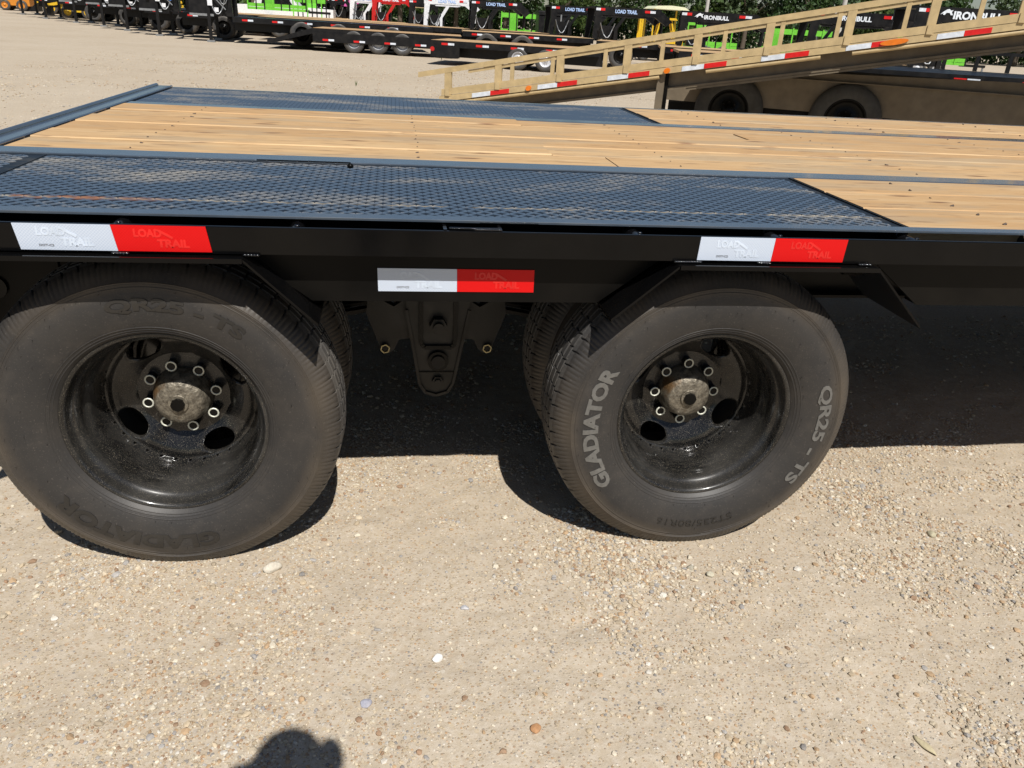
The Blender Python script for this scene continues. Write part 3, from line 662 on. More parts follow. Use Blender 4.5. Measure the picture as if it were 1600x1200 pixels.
sl_bar('web_plate', .3, LEN, zb, -.30, -.145, .15, .165, TAN_SHADED)
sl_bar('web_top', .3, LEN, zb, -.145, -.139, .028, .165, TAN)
sl_bar('web_flange', .3, LEN, zb, -.325, -.301, .11, .26, TAN_SHADED)
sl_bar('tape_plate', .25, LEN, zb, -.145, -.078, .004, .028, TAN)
sl_bar('deck_slab', 3.2, LEN+1.5, zb, -.352, -.328, .12, 2.35, TAN_SHADED)
for s in (.36, 1.00, 1.62+.13, 2.52, 3.27, 4.0, 4.77, 5.52, 6.3, 7.05):
    m = MB(); m.box(s-.042, s+.042, .002, .046, zb(s)-.09, zt(s)-.03); m.box(s-.028, s+.028, -.012, .0, zb(s)-.085, zb(s)-.0); m.build('post', TAN, TT)
for s in (1.17, 1.66, 2.27, 2.90, 3.55, 4.12, 4.66, 5.28, 5.93, 6.65): MB().box(s-.022, s+.022, .008, .04, zb(s)-.03, zt(s)-.05).build('slat', TAN, TT)
for a, b in ((.45, 2.9), (3.4, 4.55), (4.85, 7.3)):
    m = MB(); m.cyl((a, .03, zb(a)-.172), (b, .03, zb(b)-.172), .022, 12); m.build('side_pipe', TAN, TT)
TW2 = paint('white_marker_tape', (.66, .70, .76), .35); TR2 = paint('red_marker_tape', (.62, .012, .012), .35)
for s in np.arange(.68, 7.0, .82):
    for mat, nm, o in ((TW2, 'white_reflector', 0), (TR2, 'red_reflector', .235)): sl_bar(nm, s+o, s+o+.233, zb, -.142, -.092, -.0005, .0035, mat)
for s, L in ((1.39, .035), (2.98, .035), (5.22, .13)):
    z = zb(s)-.115; m = MB(); m.prism([(s+L*cos(q)*(1 if abs(cos(q)) > .5 else 1), z+.028*sin(q)+.19*L*cos(q)) for q in np.linspace(0, 2*pi, 16, endpoint=False)][::-1], -.012, .003); m.build('marker_light', ORANGE, TT)
# lower frame, its legs and wheels
def lf(s): return .79
y0 = .90
MB().prism([(2.9, .80), (2.9, .46), (5.75, .46), (5.85, .40), (9.5, .40), (9.5, 1.0), (4.3, .88)][::-1], y0, y0+.02).build('side_frame', TAN_SHADED, TT)
MB().box(2.9, 9.5, y0-.06, y0, .80, .812).build('frame_flange', TAN_SHADED, TT)
MB().box(2.88, 2.96, .05, .12, .0, .86).build('jack_post', TAN_SHADED, TT); MB().box(2.96, 3.0, .09, .12, .1, .86).build('jack_web', BLACKD, TT); MB().box(2.80, 3.04, 0, .2, 0, .012).build('foot_plate', TAN_SHADED, TT)
for s in (6.15, 7.1, 8.05, 9.0): MB().box(s-.03, s+.03, y0+.03, y0+.06, .25, .56).build('frame_leg', TAN_SHADED, TT)
MB().box(2.9, 9.5, y0+.25, y0+.35, .18, .5).build('inner_beam', BLACKD, TT)
for s in (3.66, 4.98): simple_wheel(TT, s, y0-.10, .402, .24, BLACKD, tyremat=paint('grey_dusty_rubber', (.046, .044, .040), .8, bumpy=.3)); 
for s in (3.66, 4.98): simple_wheel(TT, s, 2.75, .385, .24, BLACKD, 1)
for s in (3.66, 4.98): MB().cyl((s, y0+.1, .385), (s, 2.2, .385), .05, 12).build('axle', BLACKD, TT)
MB().box(2.9, 9.5, 2.3, 2.32, .56, .88).build('far_frame', TAN_SHADED, TT)
for s in (5.6, 7.2, 8.8): MB().box(s-.04, s+.04, y0+.02, 2.0, .62, .72).build('crossmember', TAN_SHADED, TT)

# ---------------- rows of gooseneck trailers ----------------
def strip_tape(parent, x0, z0, y, n, pitch, w=.17, h=.055, dz=0):
    for k in range(n):
        for mat, nm, o in ((TR2, 'red_reflector', 0), (TW2, 'white_reflector', w+.01)):
            x = x0+k*pitch+o; MB().box(x, x+w, y-.006, y-.001, z0+dz*k, z0+dz*k+h).build(nm, mat, parent)
def neck(t, x, L, deck, top, mat, text=None, tmat=None, W_=2.3, dirn=1, emblem=False, drop=.45, bt=.24, th=.10):
    d = dirn; n = empty('gooseneck', (x, 0, 0), 0, t)
    for y in (.35, W_-.35):
        MB().prism([(0, deck), (.16*d, deck), (.30*d, top-.02), (.05*d, top-.02)][::d], y-.06, y+.06).build('riser', mat, n)
        MB().bar((.55*d, y, deck+.0), (1.10*d, y, top-.22), .07, .09).build('brace', mat, n)
        MB().prism([(.02*d, top-bt), (L*.80*d, top-bt), (L*.96*d, top-drop-.05), (L*1.04*d, top-drop+.10), (L*.86*d, top), (.02*d, top)][::d], y-.05, y+.05).build('beam', mat, n)
        MB().prism([(L*.20*d, top-bt-.003), (L*.70*d, top-bt-.003), (L*.66*d, top-bt-.06), (L*.24*d, top-bt-.06)][::d], y-.03, y+.03).build('beam_rib', mat, n)
    MB().box(min(0, .3*d), max(0, .3*d), .3, W_-.3, top-.06, top).build('head_plate', mat, n)
    MB().box(min(.3*d, .9*d), max(.3*d, .9*d), .5, W_-.5, deck, deck+.42).build('toolbox', FARBLACK, n)
    c = MB(); c.cyl((L*.98*d, W_/2, top-.18), (L*.98*d, W_/2, top-drop-.45), .06, 10); c.bar((L*.98*d, .35, top-.28), (L*.98*d, W_-.35, top-.28), .12, .14); c.build('coupler', mat, n)
    for y in (.2, W_-.2):
        j = MB().box(x+.75*d-.05, x+.75*d+.05, y-.05, y+.05, .06, deck+.35).build('jack_leg', mat, t)
        MB().box(x+.75*d-.12, x+.75*d+.12, y-.12, y+.12, 0, .06).build('foot', GREYM, j)
    fx = (lambda a, b: (min(a*d, b*d), max(a*d, b*d)))
    for a, b, mt, nm in ((.05, .20, TW2, 'white_reflector'), (.20, .35, TR2, 'red_reflector'), (L*.66, L*.73, TR2, 'red_reflector'), (L*.73, L*.80, TW2, 'white_reflector')):
        q = fx(a, b); MB().box(q[0], q[1], .285, .298, top-.125, top-.05).build(nm, mt, n)
    if text:
        tl = th*7.2; x0 = L*.27 if d > 0 else -L*.27-tl
        text_flat('lettering', text, th, x0, top-bt/2-th/2, .293, tmat, n, tl, .04, .004)
        if emblem: MB().prism([(x0-.30, top-.16), (x0-.24, top-.10), (x0-.17, top-.05), (x0-.12, top-.04), (x0-.09, top-.07), (x0-.03, top-.06), (x0-.06, top-.10), (x0-.02, top-.165), (x0-.07, top-.165), (x0-.10, top-.12), (x0-.17, top-.12), (x0-.20, top-.165), (x0-.24, top-.165), (x0-.23, top-.13)][::-1], .284, .29).build('bull_emblem', tmat, n)
    return n
def gooseneck(x, y, rz, label, L=8.0, deck=.80, top=1.78, NL=2.2, mat=FARBLACK, text='LOAD TRAIL', tmat=None, group='gooseneck trailers parked in the rows', wheels=((-6.0, .39), (-4.8, .39)), rimmat=None, boards=True, tapes=True, emblem=False, bt=.24, th=.105, bodymat=None, dirn=1, W_=2.3, chain=True, drop=.45, dove=False, skirt=0):
    """origin: ground under the near corner where the neck leaves the deck; deck runs to -x, neck to +x"""
    t = tag(empty('gooseneck_trailer', (x, y, 0), rz), label, 'trailer', group); bm_ = bodymat or FARBLACK; d = dirn
    xa, xb = (-L, 0) if d > 0 else (0, L)
    MB().box(xa, xb, 0, .04, deck-.16, deck).box(xa, xb, W_-.04, W_, deck-.16, deck).box(xa, xb, .5, .6, deck-.42, deck-.05).box(xa, xb, W_-.6, W_-.5, deck-.42, deck-.05).build('frame', bm_, t)
    MB().box(xa, xb, .045, W_-.045, deck-.05, deck+.005).build('deck_boards', WOOD if boards else TREAD, t)
    if skirt: MB().box(xa, xb, -.045, -.015, skirt, deck-.12).build('skirt', bm_, t)
    if tapes: strip_tape(t, xa+.3, skirt+.03 if skirt else deck-.11, -.045 if skirt else 0, int((L-.5)/.95), .95)
    for wx, R in wheels:
        wx = wx*d; simple_wheel(t, wx, -.01, R, .5 if R > .37 else .25, rimmat or BLACKD); simple_wheel(t, wx, W_+.01, R, .5 if R > .37 else .25, rimmat or BLACKD, 1)
        MB().cyl((wx, .1, R), (wx, W_-.1, R), .05, 8).build('axle', FARBLACK, t)
    ws = [w[0]*d for w in wheels]
    if ws: MB().box(min(ws)-.5, max(ws)+.5, .0, .28, R*2+.04 if R*2+.04 < deck-.02 else deck-.02, deck-.005).build('fender', bm_, t)
    if dove:
        MB().prism([(xa, deck), (xa-1.4, deck-.42), (xa-1.4, deck-.52), (xa, deck-.16)], 0, W_).build('dovetail', bm_, t)
    if top: neck(t, 0, NL, deck, top, mat, text, tmat or TXT_BL, W_, d, emblem, drop, bt, th)
    if chain:
        m = MB(); p = [(.2*d+.5*d*q, .1+.05*sin(q*9), deck+.5-.45*sin(q*pi)) for q in np.linspace(0, 1, 8)]
        for a, b in zip(p, p[1:]): m.cyl(a, b, .018, 6)
        m.build('safety_chain', GREYM, t)
    return t
A = 0.0
# middle rows, necks to the right
gooseneck(-2.3, 42.1, -.03, 'white gooseneck trailer in the far row, left of the red one', NL=1.5, mat=WHITE, text='LOAD TRAIL', deck=.78, top=1.85)
gooseneck(-1.15, 39.7, -.03, 'red gooseneck trailer in the far row', NL=2.0, mat=RED, text='LOAD TRAIL', tmat=TXT_BG, deck=.78, top=1.86, bodymat=FARBLACK)
gooseneck(.55, 37.3, -.05, 'black gooseneck trailer squeezed between the red neck and the white one', NL=1.3, deck=.8, top=1.80, text=None)
gooseneck(1.15, 34.9, -.03, 'white gooseneck trailer right of the red one, beside a black neck', NL=2.3, mat=WHITE, deck=.80, top=1.88)
gooseneck(2.83, 31.4, -.04, 'black gooseneck trailer next to the white neck, blue lettering', NL=2.25, deck=.80, top=1.84, L=8.0, wheels=((-5.9, .39), (-4.7, .39)))
gooseneck(5.75, 30.2, -.05, 'black gooseneck trailer second from the white neck, blue lettering', NL=2.1, deck=.82, top=1.82, L=2.6, wheels=((-1.7, .39),))
gooseneck(6.55, 26.35, -.06, 'black gooseneck trailer with long neck before the yellow machine', NL=2.6, deck=.80, top=1.80, L=4.4, wheels=((-3.6, .40), (-2.4, .40)))
for i, (x, y) in enumerate(((-5.2, 45.5), (-4.3, 44.8), (-3.4, 44.0))):
    gooseneck(x, y, -.3, ['leftmost', 'middle', 'rightmost'][i]+' of three small black necks left of the white gooseneck', NL=1.0, deck=.8, top=1.72, text=None, L=4, wheels=((-2.4, .37),))
# black trailers with white lettering on the right
gooseneck(8.6, 23.8, -.30, 'black gooseneck trailer with white lettering, left of three behind the tan rails', NL=2.7, deck=.78, top=1.78, text='IRONBULL', tmat=TXT_BG, emblem=True, L=2.5, bt=.3, th=.105, wheels=((-1.7, .38),))
gooseneck(11.2, 20.45, -.28, 'black gooseneck trailer with white lettering, middle one of three behind the tan rails', NL=2.9, deck=.78, top=1.94, text='IRONBULL', tmat=TXT_BG, emblem=True, L=4, bt=.32, th=.115, wheels=((-2.9, .38), (-1.8, .38)))
gooseneck(11.8, 16.6, -.26, 'black gooseneck trailer with white lettering, rightmost behind the tan rails', NL=3.1, deck=.78, top=2.06, text='IRONBULL', tmat=TXT_BG, emblem=True, L=5.3, bt=.32, th=.15, wheels=((-3.6, .38), (-2.5, .38)))
# black dovetail trailers without necks in view
gooseneck(2.0, 25.1, -.06, 'black dovetail trailer with three white wheels and board deck', L=4.6, deck=.66, top=None, wheels=((-3.35, .33), (-2.6, .33), (-1.85, .33)), rimmat=SILV, chain=False, dove=True, skirt=.28, group='low trailers lying in front of the goosenecks')
t = gooseneck(5.3, 20.2, -.28, 'black low trailer with a red tail light seen through the tan rails', L=4.6, deck=.62, top=None, wheels=((-2.2, .29), (-1.45, .29)), rimmat=CHROME, chain=False, group='low trailers lying in front of the goosenecks')
MB().cyl((-4.55, -.02, .40), (-4.55, .0, .40), .06, 12).build('tail_light', RED, t); MB().box(-4.6, -3.8, -.01, .03, .2, .5).build('tail_panel', FARBLACK, t)
t = gooseneck(5.9, 9.6, -.30, 'black flat trailer with dark deck behind the tan frame', L=.2, deck=.5, top=None, wheels=(), chain=False, tapes=False, group='low trailers lying in front of the goosenecks')
for c in list(children(t)): bpy.data.objects.remove(c)
MB().box(0, 7, 0, .05, .78, .90).box(0, 7, 2.2, 2.25, .78, .9).build('frame', FARBLACK, t); MB().box(.3, 7, .05, 2.2, .86, .895).build('deck_boards', TREAD, t)
strip_tape(t, 1.8, .80, 0, 5, .9)
for k in range(12): MB().box(.35+k*.5, .40+k*.5, 2.3, 2.36, .9, 1.2+.1*(k % 3)).build('stake', FARBLACK, t)
for s in (1.4, 5.0): MB().box(s-.05, s+.05, .4, .5, 0, .8).box(s-.05, s+.05, 1.8, 1.9, 0, .8).build('stand_leg', FARBLACK, t)
MB().bar((.2, 2.33, 1.15), (6.2, 2.33, 1.2), .05).build('top_rail', FARBLACK, t)
# left cluster, necks turned to the left and towards the camera
PH = radians(205)
for x, y, rz, lab, dk, tp, LL in ((-5.35, 27.6, radians(4), 'black gooseneck trailer with its legs out, nearest of the left rows', .80, 2.15, 6.6), (-7.6, 30.0, 0, 'black gooseneck trailer with a blue hose, second in the left rows', .82, 2.2, 2.2),
        (-11.4, 36.2, 0, 'black gooseneck trailer with an orange tag, third in the left rows', .85, 2.2, 4), (-13.4, 38.9, 0, 'black gooseneck trailer fourth in the left rows, before the green equipment', .85, 2.3, 4),
        (-16.0, 42.5, 0, 'black gooseneck trailer fifth in the left rows, beside the yellow loaders', .85, 2.3, 4), (-19.0, 47.5, 0, 'black gooseneck trailer farthest left in the rows', .85, 2.3, 4),
        (-9.6, 33.2, 0, 'black gooseneck trailer half hidden between the left rows', .85, 2.2, 2.6)):
    t = gooseneck(x, y, rz, lab, L=LL, deck=dk, top=tp, NL=1.9, text=None, dirn=-1, wheels=((-2.2, .40), (-3.4, .40), (-5.2, .40)) if x > -6 else ((-1.5, .40),), boards=False, drop=.7)
    MB().box(-1.35, -.05, .28, .34, dk, tp-.25).build('neck_panel', FARBLACK, t); MB().box(-1.35, -.6, .2, .26, dk-.02, dk+.05).build('ledge', GREYM, t)
    MB().box(-.75, -.60, .1, .13, dk+.3, dk+.48).build('paper_label', WHITE, t); MB().box(-.55, -.42, .1, .13, dk+.12, dk+.25).build('paper_label', WHITE, t)
    if x != -5.35: MB().box(-1.1, -.98, .2, .24, dk+.35, dk+.85).build('tag', YEL, t)
    m = MB(); p = [(-.25+.13*cos(q), .12, dk+.65+.3*sin(q)) for q in np.linspace(0, 2*pi, 13)]
    for a, b in zip(p, p[1:]): m.cyl(a, b, .018, 6)
    m.build('hose', ROPE if x == -7.6 else GREYM, t)
    MB().bar((-1.2, .15, tp-.1), (-.2, .15, dk+.2), .03).build('strut', GREYM, t)
# equipment behind the rows
def green_rack(x, y, rz, label, w=2.0, h=1.5, z0=.55, mat=LIME):
    t = tag(empty('utility_trailer', (x, y, 0), rz), label, 'trailer', 'small coloured trailers behind the rows')
    MB().box(0, w, 0, .06, z0, z0+.1).box(0, w, 1.4, 1.46, z0, z0+.1).box(0, .06, 0, 1.4, z0, z0+.1).box(w-.06, w, 0, 1.4, z0, z0+.1).build('frame', mat, t)
    MB().box(.0, w, .01, .04, h-.2, h).build('side_panel', mat, t)
    MB().box(.0, w, .01, .04, z0+.12, z0+.26).build('side_panel', mat, t)
    for k in range(8): MB().box(k*(w-.05)/7, k*(w-.05)/7+.05, -.02, .005, z0, h+.05).build('post', mat if k % 3 == 0 else FARBLACK, t)
    MB().box(.55, 1.0, 1.36, 1.4, z0, h-.1).build('tool_box', mat, t)
    MB().box(.1, w-.1, .1, 1.3, z0+.02, z0+.05).build('floor', FARBLACK, t)
    simple_wheel(t, w*.4, -.02, .33, .22, CHROME); simple_wheel(t, w*.4+.75, -.02, .33, .22, CHROME)
    simple_wheel(t, w*.4, 1.5, .33, .22, CHROME, 1)
    MB().box(w, w+1.0, .65, .75, z0-.05, z0+.05).build('tongue', FARBLACK, t); MB().box(w+.9, w+.96, .67, .73, 0, z0).build('jack_leg', GREYM, t); return t
green_rack(-6.6, 38.5, 0, 'lime green trailer with ladder panel above the long black deck', 2.6, 2.35, 1.0)
green_rack(-4.9, 41, 0, 'lime green trailer half hidden by black frames, left of the white boxes', 1.6, 1.6)
green_rack(4.9, 38.5, 0, 'lime green trailer seen under the first black neck', 2.6, 1.5)
green_rack(13.2, 36.0, -.2, 'lime green trailer seen behind the yellow forklift', 2.4, 1.65)
green_rack(14.8, 31.5, -.3, 'lime green trailer with posts seen through the tan rails', 2.8, 1.5)
green_rack(20.0, 30.5, -.3, 'lime green trailer farthest right behind the tan rails', 3.0, 1.5)
green_rack(-27, 60, 0, 'dull green trailer at the far left edge', 5, 2.2, 1.0, paint('dull_green_paint', (.10, .20, .06), .5))
green_rack(-21, 56, 0, 'second dull green trailer near the far left edge', 5, 2.0, 1.0, paint('faded_green_paint', (.12, .22, .10), .5))
def crate(x, y, z, w, h, mat, label, rz=0, d=.8):
    t = tag(empty('tool_chest', (x, y, z), rz), label, 'box', 'boxes behind the trailers'); MB().bbox(0, w, 0, d, 0, h*.82, .03).build('box_body', mat, t); MB().bbox(-.03, w+.03, -.03, d+.03, h*.82, h, .04).build('lid', mat, t)
    for k in (.3, .7): MB().box(w*k-.03, w*k+.03, -.05, 0, h*.6, h*.88).build('latch', GREYM, t)
    for k in (.1, .9): MB().box(w*k-.05, w*k+.05, .1, d-.1, -z if z else 0, 0.01).build('support', GREYM, t)
crate(-5.9, 52, .3, 1.9, .95, WHITE, 'white box with upright seams left of the small black necks'); crate(-7.9, 52.5, .3, 1.4, .85, WHITE, 'narrow white box beside the lime green trailer')
crate(-2.9, 45.5, 1.36, .95, .40, PINK, 'pink box on the row above the white and black necks'); crate(.9, 43.5, 1.50, .85, .24, TAN, 'pale tan box above the red and white necks')
crate(6.2, 35.5, .7, 1.4, .95, FARBLACK, 'black chest standing between the black necks')
# yellow machines
def forklift(x, y, rz, label, mast=True):
    t = tag(empty('forklift', (x, y, 0), rz), label, 'forklift')
    MB().prism([(0, .35), (2.0, .35), (2.1, .9), (1.5, 1.05), (.9, .85), (0, .85)][::-1], 0, 1.1).build('body', YEL, t)
    for xx in (.1, .22): MB().bar((xx, .1, .2), (xx, .1, 2.05), .09, .07).bar((xx, 1.0, .2), (xx, 1.0, 2.05), .09, .07).build('mast', YEL, t)
    MB().box(.05, .25, .1, 1.0, 1.0, 1.08).box(.05, .25, .1, 1.0, 1.9, 2.0).build('crossbar', YEL, t)
    for yy in (.05, 1.05): MB().bar((.9, yy, .85), (1.15, yy, 2.0), .08).bar((2.0, yy, .9), (1.7, yy, 2.0), .08).build('cab_post', YEL, t)
    MB().prism([(.75, 2.0), (2.0, 2.0), (1.9, 2.1), (.85, 2.1)][::-1], -.1, 1.2).build('roof', YEL, t)
    for yy in (.25, .8): MB().box(-1.0, .1, yy, yy+.12, .08, .13).build('fork', GREYM, t)
    for xx in (.45, 1.6):
        simple_wheel(t, xx, -.05, .32, .24, YEL); simple_wheel(t, xx, 1.15, .32, .24, YEL, 1)
    return t
fk = forklift(9.75, 32.2, -.2, 'yellow forklift seen under the black neck in the middle'); fk.scale = (.78, .78, .78)
t = tag(empty('sunshade', (11.3, 35.5, 0)), 'yellow and white canopy behind the first white-lettered trailer', 'canopy')
MB().prism([(0, 2.02), (1.7, 2.02), (1.5, 2.14), (.85, 2.18), (.2, 2.14)][::-1], 0, 1.5).build('cover', paint('canopy_cloth', (.72, .72, .50), .6), t)
for px, py in ((.12, .1), (1.58, .1), (.12, 1.4), (1.58, 1.4)): MB().box(px-.03, px+.03, py-.03, py+.03, 0, 2.03).build('leg', YEL, t)
def loader(x, y, rz, label, mat):
    t = tag(empty('compact_loader', (x, y, 0), rz), label, 'loader', 'machines at the far left')
    MB().prism([(0, .4), (2.4, .4), (2.4, 1.3), (1.4, 1.4), (1.2, 2.1), (.4, 2.1), (.2, 1.2), (0, 1.0)][::-1], .2, 1.5).build('body', mat, t); MB().box(.5, 1.15, .18, 1.52, 1.35, 2.0).build('window', FARBLACK, t)
    for yy in (.1, 1.5): MB().bar((2.3, yy, 1.5), (-.7, yy, .8), .12, .16).build('lift_arm', mat, t)
    MB().prism([(-1.3, .1), (-.6, .1), (-.6, .8)], .1, 1.6).build('bucket', FARBLACK, t)
    for xx in (.5, 1.8): simple_wheel(t, xx, 0, .42, .3, mat); simple_wheel(t, xx, 1.7, .42, .3, mat, 1)
    t.scale = (.72, .72, .72)
loader(-17.2, 45.8, .2, 'yellow loader standing left of the black necks', YEL); loader(-20.4, 52.5, .1, 'second yellow loader at the left, farther out', YEL)
loader(-12.4, 44, .2, 'yellow loader between two black necks at the left', YEL); loader(-24, 55, .1, 'orange loader near the far left edge', paint('orange_paint', (.6, .22, .02), .4))
# pickup far left between the necks
t = tag(empty('pickup_truck', (-8.2, 41, 0)), 'white pickup truck glimpsed behind the nearest black necks', 'pickup truck')
MB().prism([(0, .5), (5.2, .5), (5.2, 1.15), (3.6, 1.2), (3.1, 1.8), (1.7, 1.8), (1.5, 1.2), (0, 1.15)][::-1], 0, 1.9).build('body', WHITE, t); MB().prism([(1.85, 1.25), (3.3, 1.25), (3.0, 1.7), (1.95, 1.7)][::-1], -.01, 1.91).build('window', FARBLACK, t)
for xx in (.9, 4.2): simple_wheel(t, xx, -.02, .38, .26, CHROME); simple_wheel(t, xx, 1.92, .38, .26, CHROME, 1)
def pole(x, y, h, label):
    t = tag(empty('utility_pole', (x, y, 0)), label, 'pole'); MB().cyl((0, 0, 0), (0, 0, h), .14, 10, .1).build('shaft', POLE, t); MB().box(-1.1, 1.1, -.06, .06, h-.8, h-.65).build('crossarm', POLE, t)
pole(25.0, 44.0, 11, 'grey utility pole rising behind the tan rails'); pole(22.6, 59, 11, 'grey utility pole left of the nearer one, in front of the trees')

# ---------------- trees ----------------
def tree(x, y, h, r, k, label, n=1500, seed=0):
    g = np.random.default_rng(seed); t = tag(empty('leafy_tree', (x, y, 0)), label, 'tree', 'trees along the back of the yard')
    m = MB(); m.cyl((0, 0, 0), (.1, 0, h*.45), .22, 8, .12)
    for q in range(5): a = g.uniform(0, 2*pi); m.cyl((.05, 0, h*.3), (r*.6*cos(a), r*.6*sin(a), h*(.5+.1*q*.8)), .09, 6, .03)
    m.build('trunk', BARK, t)
    nc = 46; cs = g.normal(0, 1, (nc, 3)); cs /= np.linalg.norm(cs, axis=1)[:, None]; cs *= g.uniform(.35, 1, (nc, 1))**.6
    cs = cs*np.array([r, r*.8, h*.42])+np.array([0, 0, h*.54]); cr = g.uniform(.35, .95, nc)*r*.34
    ci = g.integers(0, nc, n); d = g.normal(0, 1, (n, 3)); d /= np.linalg.norm(d, axis=1)[:, None]
    P = cs[ci]+d*cr[ci][:, None]*g.uniform(.5, 1.1, (n, 1)); P[:, 2] = np.clip(P[:, 2], .15, None)
    s = g.uniform(.09, .24, n)[:, None]; u = g.normal(0, 1, (n, 3)); u /= np.linalg.norm(u, axis=1)[:, None]; w = np.cross(u, d); w /= np.linalg.norm(w, axis=1)[:, None]+1e-6
    V = np.stack([P-u*s, P+w*s*.6, P+u*s, P-w*s*.6], 1).reshape(-1, 3); F = np.arange(4*n).reshape(-1, 4)
    link('crown', np_mesh('crown', V, F, LEAF[k]), t)
gt = np.random.default_rng(5); xt = -48; i = 0
while xt < 74:
    f = (xt+48)/122; y = 74-f*14+gt.uniform(-3, 3); h = gt.uniform(5.6, 7.4)-(.3 if xt > 20 else 0)+(gt.uniform(-.4, 1.2) if xt > 14 else 0.6)
    tree(xt, y, h, gt.uniform(2.6, 3.8), i % 3, 'leafy green tree in the dense tree line behind the parked trailers', 4200, 100+i)
    xt += gt.uniform(3.2, 4.6); i += 1
# shrubs and undergrowth closing the gaps under the crowns
g = np.random.default_rng(9); n = 42000; X = g.uniform(-60, 85, n); Y = 80-(X+48)/122*14+g.uniform(-3, 5, n); hh = 2.2+1.3*vnoise(X, Y, 5, 31)+.8*vnoise(X, Y, 1.7, 32)
P = np.stack([X, Y, g.uniform(0, 1, n)**.8*hh], 1); u = g.normal(0, 1, (n, 3)); u /= np.linalg.norm(u, axis=1)[:, None]; d = g.normal(0, 1, (n, 3)); w = np.cross(u, d); w /= np.linalg.norm(w, axis=1)[:, None]
s = g.uniform(.14, .3, (n, 1)); V = np.stack([P-u*s, P+w*s*.6, P+u*s, P-w*s*.6], 1).reshape(-1, 3)
tag(link('undergrowth', np_mesh('undergrowth', V, np.arange(4*n).reshape(-1, 4), LEAF[0])), 'dark undergrowth below the trees at the back of the yard', 'bushes', kind='stuff')
# dry weed tufts on the open yard
def weed(x, y, label, n=16, h=.12):
    m = MB(); rr = random.Random(int(abs(x*100)))
    for k in range(n):
        a = rr.uniform(0, 2*pi); q = rr.uniform(.01, .06); m.add([(0, 0, 0), (.006, .004, 0), (q*cos(a), q*sin(a), h*rr.uniform(.4, 1))], [(0, 1, 2)])
    o = m.build('weed', GRASS); o.location = (x, y, 0); tag(o, label, 'weed')
weed(-.8, 13.6, 'thin upright weed alone on the sandy yard', 12, .13); weed(1.3, 23.6, 'leafy green weed by the black low trailer', 40, .55)

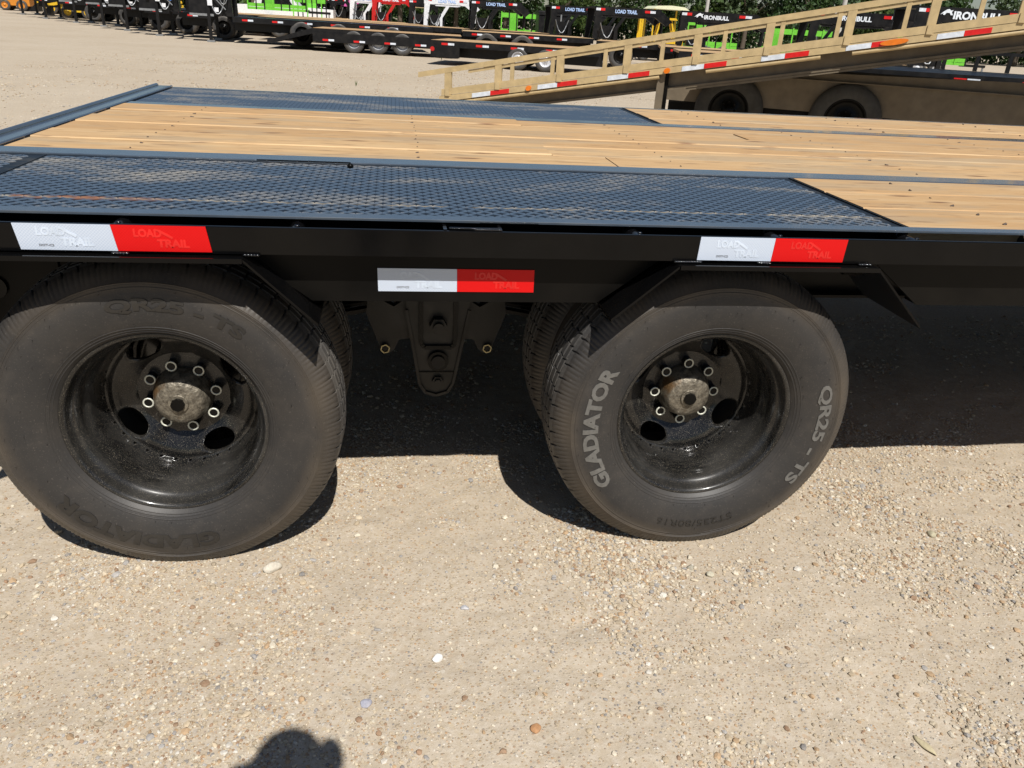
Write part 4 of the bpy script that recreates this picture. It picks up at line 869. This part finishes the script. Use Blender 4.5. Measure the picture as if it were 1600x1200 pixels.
# ---------------- the photographer ----------------
def person():
    pts = [(-.12, -2.02, .96, .15), (-.12, -2.0, 1.15, .13), (-.12, -1.97, 1.33, .155), (-.12, -1.93, 1.44, .10), (-.10, -1.88, 1.50, .058), (-.09, -1.84, 1.56, .062),
           (-.30, -1.97, 1.39, .066), (-.36, -1.93, 1.12, .045), (-.22, -1.72, 1.20, .030), (-.185, -1.685, 1.225, .028), (.06, -1.97, 1.39, .066), (.12, -1.93, 1.12, .045), (-.02, -1.72, 1.20, .030), (-.055, -1.685, 1.225, .028),
           (-.22, -2.02, .88, .10), (-.23, -1.98, .48, .065), (-.23, -2.03, .09, .045), (-.24, -1.88, .035, .035), (-.02, -2.02, .88, .10), (-.01, -1.98, .48, .065), (-.01, -2.03, .09, .045), (0, -1.88, .035, .035)]
    ed = [(0, 1), (1, 2), (2, 3), (3, 4), (4, 5), (2, 6), (6, 7), (7, 8), (8, 9), (2, 10), (10, 11), (11, 12), (12, 13), (0, 14), (14, 15), (15, 16), (16, 17), (0, 18), (18, 19), (19, 20), (20, 21)]
    for side, c in ((9, -1), (13, 1)):
        for f in range(5):
            p = pts[side]; o = len(pts)
            if f < 4:
                fz = p[2]+.03-.020*f; a = (p[0]-c*.0, p[1]+.022, fz, .0095); b = (p[0]-c*.022, p[1]+.040, fz+.002, .0085); e = (p[0]-c*.040, p[1]+.030, fz, .0075)
            else: a = (p[0]-c*.018, p[1]-.01, p[2]-.015, .011); b = (p[0]-c*.034, p[1]-.014, p[2]-.012, .010); e = (p[0]-c*.048, p[1]-.012, p[2]-.006, .0085)
            pts.extend([a, b, e]); ed.extend([(side, o), (o, o+1), (o+1, o+2)])
    me = bpy.data.meshes.new('person'); me.from_pydata([p[:3] for p in pts], ed, []); o = bpy.data.objects.new('body_rig', me); COL.objects.link(o)
    sk = o.modifiers.new('s', 'SKIN'); sv = me.skin_vertices[0].data
    for v, p in zip(sv, pts): v.radius = (p[3], p[3])
    sv[0].use_root = True; ss = o.modifiers.new('d', 'SUBSURF'); ss.levels = 2; ss.render_levels = 2
    dg = bpy.context.evaluated_depsgraph_get(); ne = bpy.data.meshes.new_from_object(o.evaluated_get(dg)); bpy.data.objects.remove(o)
    for m in (DENIM, SHIRT, SKIN): ne.materials.append(m)
    for p in ne.polygons:
        c = p.center; p.use_smooth = True; p.material_index = 0 if c.z < .98 else 2 if (c.z > 1.49 or c.y > -1.84) else 1
    b = link('person', ne); tag(b, 'photographer in jeans and grey shirt holding a compact camera, standing before the trailer', 'person')
    hd = MB(); hd.blob((-.085, -1.80, 1.615), (.076, .096, .118), 24, 16); hd.blob((-.09, -1.703, 1.615), (.012, .018, .022), 8, 6)
    for s in (-1, 1): hd.blob((-.09+s*.077, -1.81, 1.62), (.010, .020, .030), 8, 6)
    hd.blob((-.09, -1.712, 1.575), (.026, .010, .007), 10, 6); hd.cyl((-.095, -1.85, 1.5), (-.09, -1.82, 1.6), .055, 16); hd.build('head', SKIN, b)
    ey = MB()
    for s in (-1, 1): ey.blob((-.09+s*.03, -1.712, 1.64), (.013, .008, .009), 10, 6)
    ey.build('eye', WHITE, b)
    hr = MB(); hr.blob((-.085, -1.818, 1.615), (.086, .10, .108), 24, 12)
    rr = random.Random(4)
    for k in range(9): a = 2*pi*k/9; hr.blob((-.088+.055*cos(a), -1.82+.05*sin(a), 1.668+rr.uniform(-.01, .012)), (.03, .03, .028), 10, 6)
    hr.blob((-.004, -1.80, 1.690), (.023, .026, .052), 10, 6); hr.blob((-.072, -1.785, 1.715), (.034, .03, .040), 10, 6); hr.blob((-.165, -1.80, 1.650), (.026, .024, .030), 10, 6)
    hr.build('hair', HAIR, b)
    c = tag(empty('compact_camera', (-.1246, -1.66, 1.245)), 'small black compact camera held by the photographer', 'camera')
    MB().bbox(-.05, .05, -.012, .012, -.03, .028, .004).build('camera_body', FARBLACK, c); MB().cyl((0, .012, .0), (0, .030, -.008), .021, 20).build('lens_barrel', GREYM, c)
    MB().cyl((.03, 0, .028), (.03, 0, .032), .006, 12).build('shutter_button', GREYM, c)
person()
